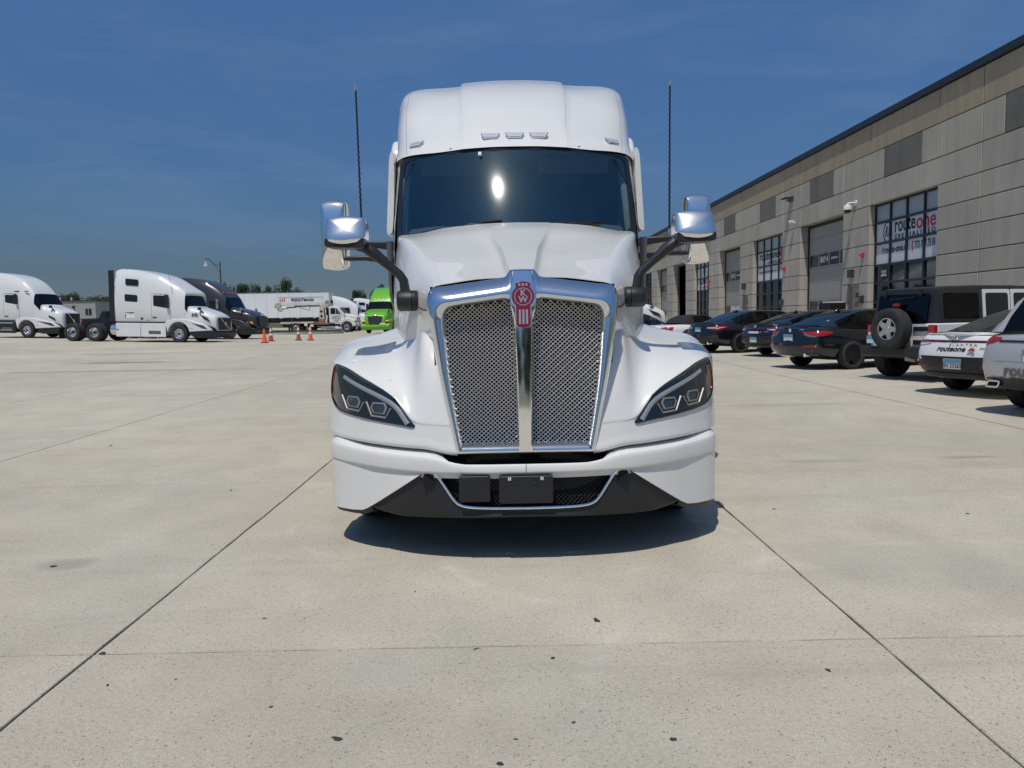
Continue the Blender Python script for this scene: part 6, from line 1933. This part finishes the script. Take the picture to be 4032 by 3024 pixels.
for y in (-3.9, -2.6):
    for s in (1, -1):
        for xx in (.75, 1.08):
            wobj = part(T_TRK, 'wheel', tr, (s*xx, y, .5)); part(R_REAR, 'rim', wobj, (0, 0, 0), (0, 0, 0 if s > 0 else R(180)))
# blue container behind
bc = thing('shipping_container', 'blue container corner behind the white trailer', 'container', at_yard(-20.9, 96.5), 0)
MB().box(-1.6, 1.6, 0, 6, .1, 3.6).build('container_body', mat('container_blue', (.02, .06, .16), .5), bc, smooth=False)
for k in range(12):
    MB().box(-1.5+.26*k, -1.4+.26*k, -.03, 0, .2, 3.5).build('corrugation', MATS['container_blue'], bc, smooth=False)

# ------------------------------------------------------------------ boom truck
bt = thing('boom_truck', 'old white utility truck with folded digger boom', 'truck', at_yard(-16.0, 78.5), R(-90))
OLDW = mat('old_white', (.68, .67, .64), .5, vary=.10, vscale=1.5)
RUST = mat('rusty_steel', (.26, .15, .08), .8, vary=.5, vscale=2.5)
CREAM = mat('dirty_cream', (.52, .46, .38), .7, vary=.3, vscale=2)
def prof(nm, m, P, w0, bev=.05, par=None):
    return MB().prism(P, 'x', -w0, w0).build(nm, m, par or bt, bevel=bev, bseg=3, ang=45)
prof('cab', OLDW, [(-1.75, .95), (-1.75, 2.45), (-1.60, 2.60), (-.95, 2.60), (-.75, 2.52), (-.22, 1.90), (-.20, .95)], 1.05, .08)
prof('hood', OLDW, [(-.22, 1.0), (-.22, 1.88), (.5, 1.72), (.93, 1.58), (1.0, 1.45), (1.0, .85)], .80, .10)
for s in (1, -1):
    arch = [(.60*math.cos(R(a_)), .50+.60*math.sin(R(a_))) for a_ in range(5, 176, 15)]
    MB().prism([(-.64, .75), (-.60, 1.2), (-.25, 1.42), (.3, 1.40), (.75, 1.20), (.98, 1.10), (.98, .70)]+arch, 'x', s*.72, s*1.15).build('fender', OLDW, bt, bevel=.06, ang=50)
    MB().prism(rpoly([(-1.58, 1.84), (-1.58, 2.42), (-1.02, 2.42), (-.62, 1.96), (-.62, 1.84)], .05), 'x', s*1.045, s*1.06).build('door_window', MATS['side_glass_dark'], bt, smooth=False)
    MB().box(s*1.05-.015, s*1.05+.015, -1.08, -1.03, 1.84, 2.44).build('vent_bar', OLDW, bt, smooth=False)
    MB().box(s*1.06-.02, s*1.06+.02, -1.45, -1.38, 1.44, 1.54).build('door_handle', BLKPL, bt, smooth=False)
    MB().box(s*.95-.12, s*.95+.12, .985, 1.03, 1.02, 1.15).build('headlight', CLEAR, bt, smooth=False)
    MB().box(s*1.12-.05, s*1.12+.05, .80, 1.0, 1.02, 1.16).build('turn_signal', RED, bt, smooth=False)
    MB().tube([(s*1.1, -.75, 1.9), (s*1.22, -.7, 1.95)], .02, 6).build('mirror_arm', BLKPL, bt)
    MB().box(s*1.28-.08, s*1.28+.08, -.76, -.70, 1.85, 2.2).build('door_mirror', ALU, bt, smooth=False)
MB().quad((-.92, -.70, 2.48), (.92, -.70, 2.48), (.95, -.24, 1.94), (-.95, -.24, 1.94)).xf(Matrix.Translation((0, .03, .012))).build('windshield', MATS['side_glass_dark'], bt, smooth=False)
rr_ = [(1.065, -1.05+.25*math.cos(t_), 1.38+.25*math.sin(t_)) for t_ in [2*math.pi*q/24 for q in range(25)]]
MB().tube(rr_, .02, 4, cap=False).build('door_emblem', INKD, bt)
text('door_emblem_letter', 'A', .36, INKD, bt, (1.062, -1.05, 1.38), SIDE_TXT)
MB().box(-.72, .72, 1.0, 1.05, .88, 1.50).build('grille', ALU, bt, smooth=False)
MB().box(-1.12, 1.12, 1.0, 1.25, .60, .86).build('bumper', ALU, bt, bevel=.03)
MB().box(-.45, .45, -6.6, .8, .62, .85).build('chassis', BLKPL, bt, smooth=False)
MB().box(-1.15, 1.15, -3.25, -1.80, .82, .92).build('deck', RUST, bt, smooth=False)
MB().box(-1.15, 1.15, -6.6, -3.27, .95, 1.12).build('deck', CREAM, bt, smooth=False)
ped = prof('boom_pedestal', CREAM, [(-2.95, .92), (-2.85, 2.35), (-2.45, 2.40), (-2.30, .92)], .38, .05)
for z in (2.12, 1.65):
    MB().lathe([(.001, 0), (.12, 0)], 'x', 16, (.385, -2.65, z)).build('pedestal_hole', BLACK, ped, smooth=False)
MB().box(.30, .42, -2.95, -2.20, .93, 1.35).build('pedestal_rust', RUST, bt, smooth=False)
MB().prism([(-2.20, .95), (-2.05, .95), (-1.95, 1.7), (-2.08, 1.72)], 'x', .55, .75).build('outrigger_cover', OLDW, bt, smooth=False)
prof('boom_turret', CREAM, [(-2.9, 2.35), (-2.8, 2.75), (-2.3, 3.2), (-1.85, 3.15), (-1.95, 2.7), (-2.35, 2.35)], .28, .04)
MB().tube([(-.3, -2.1, 3.08), (.3, -2.1, 3.08)], .16, 14).build('boom_pivot', ALU, bt)
MB().box(-.14, .14, -7.0, -2.2, 2.78, 3.14).build('boom', OLDW, bt, bevel=.03)
MB().box(-.11, .11, -5.4, -2.5, 2.62, 2.76).build('boom_inner', mat('boom_dark', (.10, .08, .08), .6, vary=.4), bt, bevel=.02)
MB().tube([(0, -6.9, 2.55), (0, -6.2, 2.55)], .16, 14).build('auger_motor', OLDW, bt)
MB().tube([(0, -6.2, 2.55), (0, -5.2, 2.62)], .07, 10).build('auger_shaft', BLKPL, bt)
prof('boom_head', CREAM, [(-7.5, 2.6), (-7.3, 3.05), (-6.8, 3.15), (-6.7, 2.85), (-7.0, 2.45)], .2, .04)
MB().tube([(0, -7.2, 2.6), (.05, -7.05, 2.3), (.1, -6.8, 2.2), (0, -6.6, 2.4), (0, -6.8, 2.6)], .05, 6).build('pole_claw', BLKPL, bt)
MB().tube([(.1, -5.0, 2.6), (.1, -3.9, 2.25), (.1, -3.85, 2.6)], .04, 6).build('winch_arm', BLKPL, bt)
MB().box(-1.1, -.35, -2.35, -1.85, .95, 2.5).build('hose_reel', mat('hose_dark', (.04, .035, .035), .7), bt, smooth=False)
for y0, y1, z0, z1 in ((-4.2, -3.9, .70, .95), (-3.6, -3.3, .60, .85)):
    MB().box(1.155, 1.20, y0, y1, z0, z1).build('locker_door', OLDW, bt, smooth=False)
truck_wheels(bt, (0,), (-5.1,), 1.0, .50)

# ------------------------------------------------------------------ office trailer and pickup behind the left trucks
of = thing('site_office', 'grey site office trailer behind the trucks on the left', 'office trailer', (-39.6, 66.0, 1.0), R(2))
MB().box(-1.5, 4.6, 0, 3.0, .55, 2.62).build('office_wall', mat('office_grey', (.30, .31, .29), .7, vary=.06, vscale=1), of, smooth=False)
MB().box(-1.58, 4.68, -.08, 3.08, 2.62, 2.70).build('office_roof', mat('office_trim', (.06, .04, .04), .7), of, smooth=False)
MB().box(-1.4, 4.5, .2, 2.8, -.8, .55).build('office_base', BLACK, of, smooth=False)
wn = MB().box(3.75, 4.25, -.03, 0, 1.45, 1.98).build('office_window', mat('office_pane', (.02, .025, .03), .1), of, smooth=False)
MB().box(3.99, 4.01, -.04, -.03, 1.45, 1.98).build('window_bar', OLDW, wn, smooth=False)
for x in (1.5, 2.45):
    MB().tube([(x, .4, 2.7), (x, .4, 2.98)], .06, 8).build('roof_vent', FILM, of)
pk = thing('pickup_truck', 'dark pickup truck parked in front of the grass bank', 'car', (-30.6, 61.0, .95), R(-90))
MB().prism(rpoly([(-2.6, .55), (-2.6, 1.12), (-1.0, 1.15), (-.75, 1.70), (.55, 1.72), (1.05, 1.20), (2.3, 1.12), (2.45, .55)], .12), 'x', -.92, .92).build('body', mat('pickup_navy', (.012, .016, .024), .25, coat=.6), pk, bevel=.06, ang=45)
MB().prism([(-.55, 1.22), (-.45, 1.62), (.48, 1.64), (.85, 1.24)], 'x', -.935, .935).build('side_window', MATS['side_glass_dark'], pk, smooth=False)
for y in (-1.6, 1.6):
    for s in (1, -1):
        wobj = part(T_CAR, 'wheel', pk, (s*.82, y, .36)); part(R_SIL, 'rim', wobj, (0, 0, 0), (0, 0, 0 if s > 0 else R(180)))
MB().box(.9, .96, -2.5, -2.2, .85, 1.0).build('tail_light', RED, pk, smooth=False)

CR = [(0.393, 3.469, 0.032), (0.168, 3.077, 0.014), (-0.156, 3.183, 0.014), (-0.595, 2.493, 0.026), (-2.693, 4.442, 0.03), (-1.183, 3.574, 0.012), (-0.499, 3.899, 0.011), (-1.765, 3.218, 0.016), (-1.589, 2.92, 0.014), (0.53, 2.446, 0.014), (1.911, 5.454, 0.02), (-0.989, 3.564, 0.008), (-0.89, 2.72, 0.01), (1.245, 2.919, 0.02), (0.006, 2.467, 0.01), (3.177, 5.223, 0.02), (-4.607, 8.855, 0.035), (-2.353, 6.43, 0.02), (-0.046, 2.326, 0.02), (0.21, 2.568, 0.009), (-1.34, 2.959, 0.009)]

# ================================================================== CONES, LAMP, ISLAND, TREES, DEBRIS
ORANGE = mat('cone_orange', (.80, .085, .015), .55)
ORANGED = mat('cone_orange_dirty', (.42, .05, .025), .7, vary=.25, vscale=9)
def cone(x, y, h, label, m, bands):
    t = thing('traffic_cone', label, 'traffic cone', at_yard(x, y), R(10), 'orange traffic cones in the yard')
    MB().prism(rrect(-.19, .19, -.19, .19, .04), 'z', 0, .04).build('base', mat('cone_base', (.03, .02, .02), .8), t, bevel=.01)
    MB().lathe([(.135, .04), (.125, .06), (.035, h-.02), (.026, h), (.001, h)], 'z', 20).build('cone_body', m, t)
    for a, b in bands:
        rr = lambda z: .125+(.035-.125)*(z-.06)/(h-.08)+.003
        MB().lathe([(rr(h*a), h*a), (rr(h*b), h*b)], 'z', 20).build('reflective_band', FILM, t)
cone(-12.55, 40.0, .74, 'plain orange cone in front of the banded one by the plum truck', ORANGE, ())
cone(-13.0, 42.6, .84, 'banded cone just behind the plain orange cone', ORANGED, ((.38, .52), (.66, .84)))
cone(-11.75, 43.6, .84, 'left one of the two banded cones standing clear in the yard', ORANGED, ((.42, .56), (.70, .86)))
cone(-11.0, 43.3, .84, 'right one of the two banded cones standing clear in the yard', ORANGE, ((.42, .56), (.70, .86)))
# street lamp
lp_ = thing('street_lamp', 'dark street lamp with curved arm behind the plum truck', 'street lamp', at_yard(-33.7, 92.0))
PM = mat('lamp_post', (.02, .022, .024), .5)
MB().tube([(0, 0, 0), (0, 0, 3), (0, 0, 8.0)], [.12, .09, .06], 10).build('pole', PM, lp_)
MB().tube([(0, 0, 7.55), (-.5, 0, 7.6), (-1.0, 0, 8.0), (-1.35, 0, 8.35), (-1.6, 0, 8.35), (-1.66, 0, 8.1)], .05, 8).build('arm', PM, lp_)
MB().tube([(0, 0, 6.6), (-.3, 0, 7.1), (-.75, 0, 7.75)], .025, 6).build('arm_brace', PM, lp_)
MB().lathe([(.05, 8.12), (.12, 8.0), (.16, 7.8), (.34, 7.55), (.36, 7.50)], 'z', 18, (-1.66, 0, 0)).build('lamp_shade', mat('lamp_shade', (.32, .33, .32), .5), lp_)
MB().lathe([(.001, 7.46), (.2, 7.50), (.25, 7.56)], 'z', 14, (-1.66, 0, 0)).build('lamp_lens', CLEAR, lp_)
# utility pole
up = thing('utility_pole', 'distant wooden utility pole above the trees on the left', 'utility pole', (-114.5, 190, .9))
MB().tube([(0, 0, 0), (0, 0, 9.9)], [.14, .10], 8).build('pole', mat('pole_wood', (.10, .085, .07), .9), up)
MB().box(-.95, .95, -.08, .08, 8.75, 8.95).build('crossarm', MATS['pole_wood'], up, smooth=False)
# bollard by the open bay
bo = thing('bollard', 'short cream bollard beside the open bay door', 'bollard', (12.5, 60.3, gz(12.5, 60)))
MB().lathe([(.11, 0), (.11, 1.15), (.09, 1.24), (.001, 1.28)], 'z', 16).build('post', mat('bollard_cream', (.50, .45, .33), .6), bo)
MB().lathe([(.125, 0), (.125, .05), (.11, .06)], 'z', 16).build('collar', KERBM, bo)
# black cart near bay four
ct = thing('equipment_cart', 'black equipment box with papers on top beside bay door four', 'cart', (11.55, 27.3, gz(11.5, 27)), R(15))
MB().box(-.34, .34, -.3, .3, .9, 1.66).build('cabinet', TRIMB, ct, bevel=.02)
for x in (-.28, .28):
    for y in (-.25, .25):
        MB().tube([(x, y, .0), (x, y, .92)], .025, 6).build('leg', GREYPL, ct)
MB().box(-.2, .3, -.2, .25, 1.662, 1.71).build('papers', FILM, ct, smooth=False)
# grass island with kerb
def isle(name, pts_, z, m, th, nm_kind='structure'):
    mb = MB().prism(pts_, 'z', z-th, z)
    o = mb.build(name, m, smooth=False); tag(o, kind=nm_kind); return o
ring = cr1([(-42, 67.0), (-30, 66.6), (-22, 66.9), (-17.2, 68.2), (-15.2, 70.4), (-15.6, 73.0), (-18, 74.6), (-26, 75.2), (-42, 75.4)], 5)
zi = gz(-20, 70)
isle('kerb', ring, zi+.14, KERBM, .4)
inn = [(x*.985-.25, 71+(y-71)*.94) for x, y in ring]
isle('lawn_bed', inn, zi+.16, mat('lawn_soil', (.055, .075, .03), .95, vary=.3, vscale=2, pos=True), .2)
gb = MB()
rg = random.Random(5)
for k in range(26000):
    x = -42+26.4*rg.random(); y = 67.4+7.3*rg.random()
    if x > -17.5 and (y < 69.2 or y > 73.6): continue
    h = .05+.11*rg.random(); a = rg.random()*6.28; w_ = .015+.02*rg.random()
    dx, dy = w_*math.cos(a), w_*math.sin(a)
    z = zi+.16
    i = gb.pts([(x-dx, y-dy, z), (x+dx, y+dy, z), (x+(rg.random()-.5)*.08, y+(rg.random()-.5)*.08, z+h)])
    gb.f.append((i, i+1, i+2))
tag(gb.build('lawn_grass', mat('grass_blades', (.075, .12, .028), .8, vary=.3, vscale=1.5, pos=True), smooth=False, normals=False), 'short green lawn grass on the kerbed island', 'grass', kind='stuff')
# grass bank left behind the trucks
LEAF = []
for k, c in enumerate(((.040, .070, .020), (.055, .085, .026), (.030, .055, .018), (.070, .095, .032))):
    m = mat('leaf_%d' % k, c, .7, vary=.35, vscale=.8, pos=True)
    LEAF.append(m)
BARK = mat('bark', (.09, .07, .05), .9, vary=.3, vscale=4)
def tree_meshes(seed, h, w_, nleaf, leafsz, kind):
    rt = random.Random(seed)
    tm = MB()
    tm.tube([(0, 0, -.3), (.1*w_*(rt.random()-.5), 0, h*.25), (.2*w_*(rt.random()-.5), .1, h*.55), (0, 0, h*.8)], [.035*h*.7, .028*h*.7, .018*h*.7, .006*h], 8)
    clumps = []
    for k in range(26 if kind else 20):
        a = rt.random()*6.28; rr = w_*(.15+.85*rt.random()**.6)*.5
        z = h*(.22+.72*rt.random())
        env = math.sin(math.pi*min(1, max(.08, (z/h-.12)/.92)))**.55
        c = Vector((rr*env*math.cos(a), rr*env*math.sin(a), z))
        clumps.append((c, w_*(.10+.12*rt.random())))
        if k < 12:
            b = Vector((0, 0, h*(.25+.3*rt.random())))
            tm.tube([b, (b+c)*.5+Vector((0, 0, .03*h)), c], [.012*h, .008*h, .003*h], 5)
    cm = MB()
    for k in range(nleaf):
        c, r = clumps[rt.randrange(len(clumps))]
        d = Vector((rt.gauss(0, 1), rt.gauss(0, 1), rt.gauss(0, .8))); d = d.normalized()*r*(rt.random()**.4)*1.15
        p = c+d
        q = Euler((rt.random()*6.28, rt.random()*6.28, rt.random()*6.28)).to_matrix()
        s_ = leafsz*(.6+.8*rt.random())
        A = [p+q @ Vector(v) for v in ((-s_, 0, 0), (0, -s_*.45, 0), (s_, 0, .1*s_), (0, s_*.45, 0))]
        cm.poly(A)
    return tm, cm
TREES = []
for k in range(5):
    tm, cm = tree_meshes(20+k, 9.0, 8.0 if k < 3 else 5.5, 5200, .26, k % 2)
    TREES.append((tm.mesh('trunk', BARK), cm.mesh('crown', LEAF[k % 4], smooth=False, normals=False)))
def tree(x, y, z, s, k, label, sx=1., rz=0., group='trees along the horizon'):
    t = thing('tree', label, 'tree', (x, y, z), rz, group)
    t.scale = (s*sx, s*sx, s)
    part(TREES[k][0], 'trunk', t); part(TREES[k][1], 'crown', t)
    return t
rt = random.Random(11)
def far_tree(sx_, sy_, y, k, label, wide=1.0, z0=1.0, group='trees along the horizon'):
    """tree whose top stands at a bearing / elevation read off the photo (4032 px wide)"""
    x = (sx_-1993)/3028*y
    top = (1259+.018*(1993-sx_)-sy_)/3028*y+1.4
    return tree(x, y, z0, (top-z0)/8.9, k, label, wide, rt.random()*6, group)
ORD = ['first', 'second', 'third', 'fourth', 'fifth', 'sixth', 'seventh', 'eighth', 'ninth', 'tenth']
for i, (a_, b_) in enumerate(((165, 1172), (197, 1167), (230, 1176), (264, 1164), (292, 1180), (326, 1165), (352, 1184), (380, 1180), (408, 1197))):
    far_tree(a_, b_, 150+6*(i % 3), i % 5, '%s tree from the left in the row above the site office' % ORD[i], .9)
far_tree(432, 1166, 118, 1, 'tall tree touching the black rear edge of truck 645', 1.1)
far_tree(452, 1172, 124, 3, 'tree mostly hidden by truck 645', 1.3)
for i in range(7):
    far_tree(345+17*i, 1222+(i % 3)*6, 100, (i+2) % 5, '%s low bush from the left on the bank' % ORD[i], 2.6, .9, 'bushes on the bank')
for i, (a_, b_, w_, lb) in enumerate(((905, 1128, .28, 'thin tree above the left end of the trailer'), (928, 1123, .22, 'thinner of the two spindly trees above the trailer'), (985, 1131, .62, 'leftmost round tree above the middle of the trailer'), (1034, 1127, .6, 'wider round tree above the trailer left of the smallest'), (1064, 1134, .4, 'smallest round tree left of the tallest tree'),
                                      (1119, 1114, .74, 'tallest tree above the white trailer'), (1163, 1133, .6, 'bushy tree right of the tallest tree above the trailer'), (1418, 1153, .5, 'taller tree left of the green truck roof'), (1446, 1160, .5, 'lower tree touching the green truck roof'), (1502, 1130, .7, 'tree just above the green truck roof'))):
    far_tree(a_, b_, 165+4*(i % 3), i % 5, lb, w_)
# unseen trees added behind the camera as dark reflections for chrome and glass
for i in range(16):
    tree(-64+8.5*i+rt.random()*3, -62-8*rt.random(), 0, .6+.35*rt.random(), i % 5, 'unseen tree added behind the camera for dark reflections', 1.3, rt.random()*6, 'trees added behind the camera for reflections')
# crumbs on the concrete
CRUMB = mat('crumb_dark', (.035, .032, .032), .85)
rc = random.Random(9)
def crumb(x, y, r, label, m=CRUMB):
    mb = MB()
    n = 9
    ph = [.6+.6*rc.random() for _ in range(n)]
    an_ = rc.random()*3
    st_ = .4+.5*rc.random()
    rows = []
    for k, (f, h) in enumerate(((1, 0), (.8, .28), (.35, .42), (.02, .45))):
        rows.append([(r*f*ph[q]*math.cos(2*math.pi*q/n), r*st_*f*ph[q]*math.sin(2*math.pi*q/n), h*r*.5) for q in range(n)])
    mb.grid(rows, closed=True)
    o = mb.build('crumb', m, ang=30)
    o.location = (x, y, gz(x, y)); o.rotation_euler = (0, 0, an_)
    return tag(o, label, 'debris', 'dark crumbs on the concrete')
for (x, y, r) in CR:
    crumb(x, y, r, 'small dark crumb lying on the near concrete')
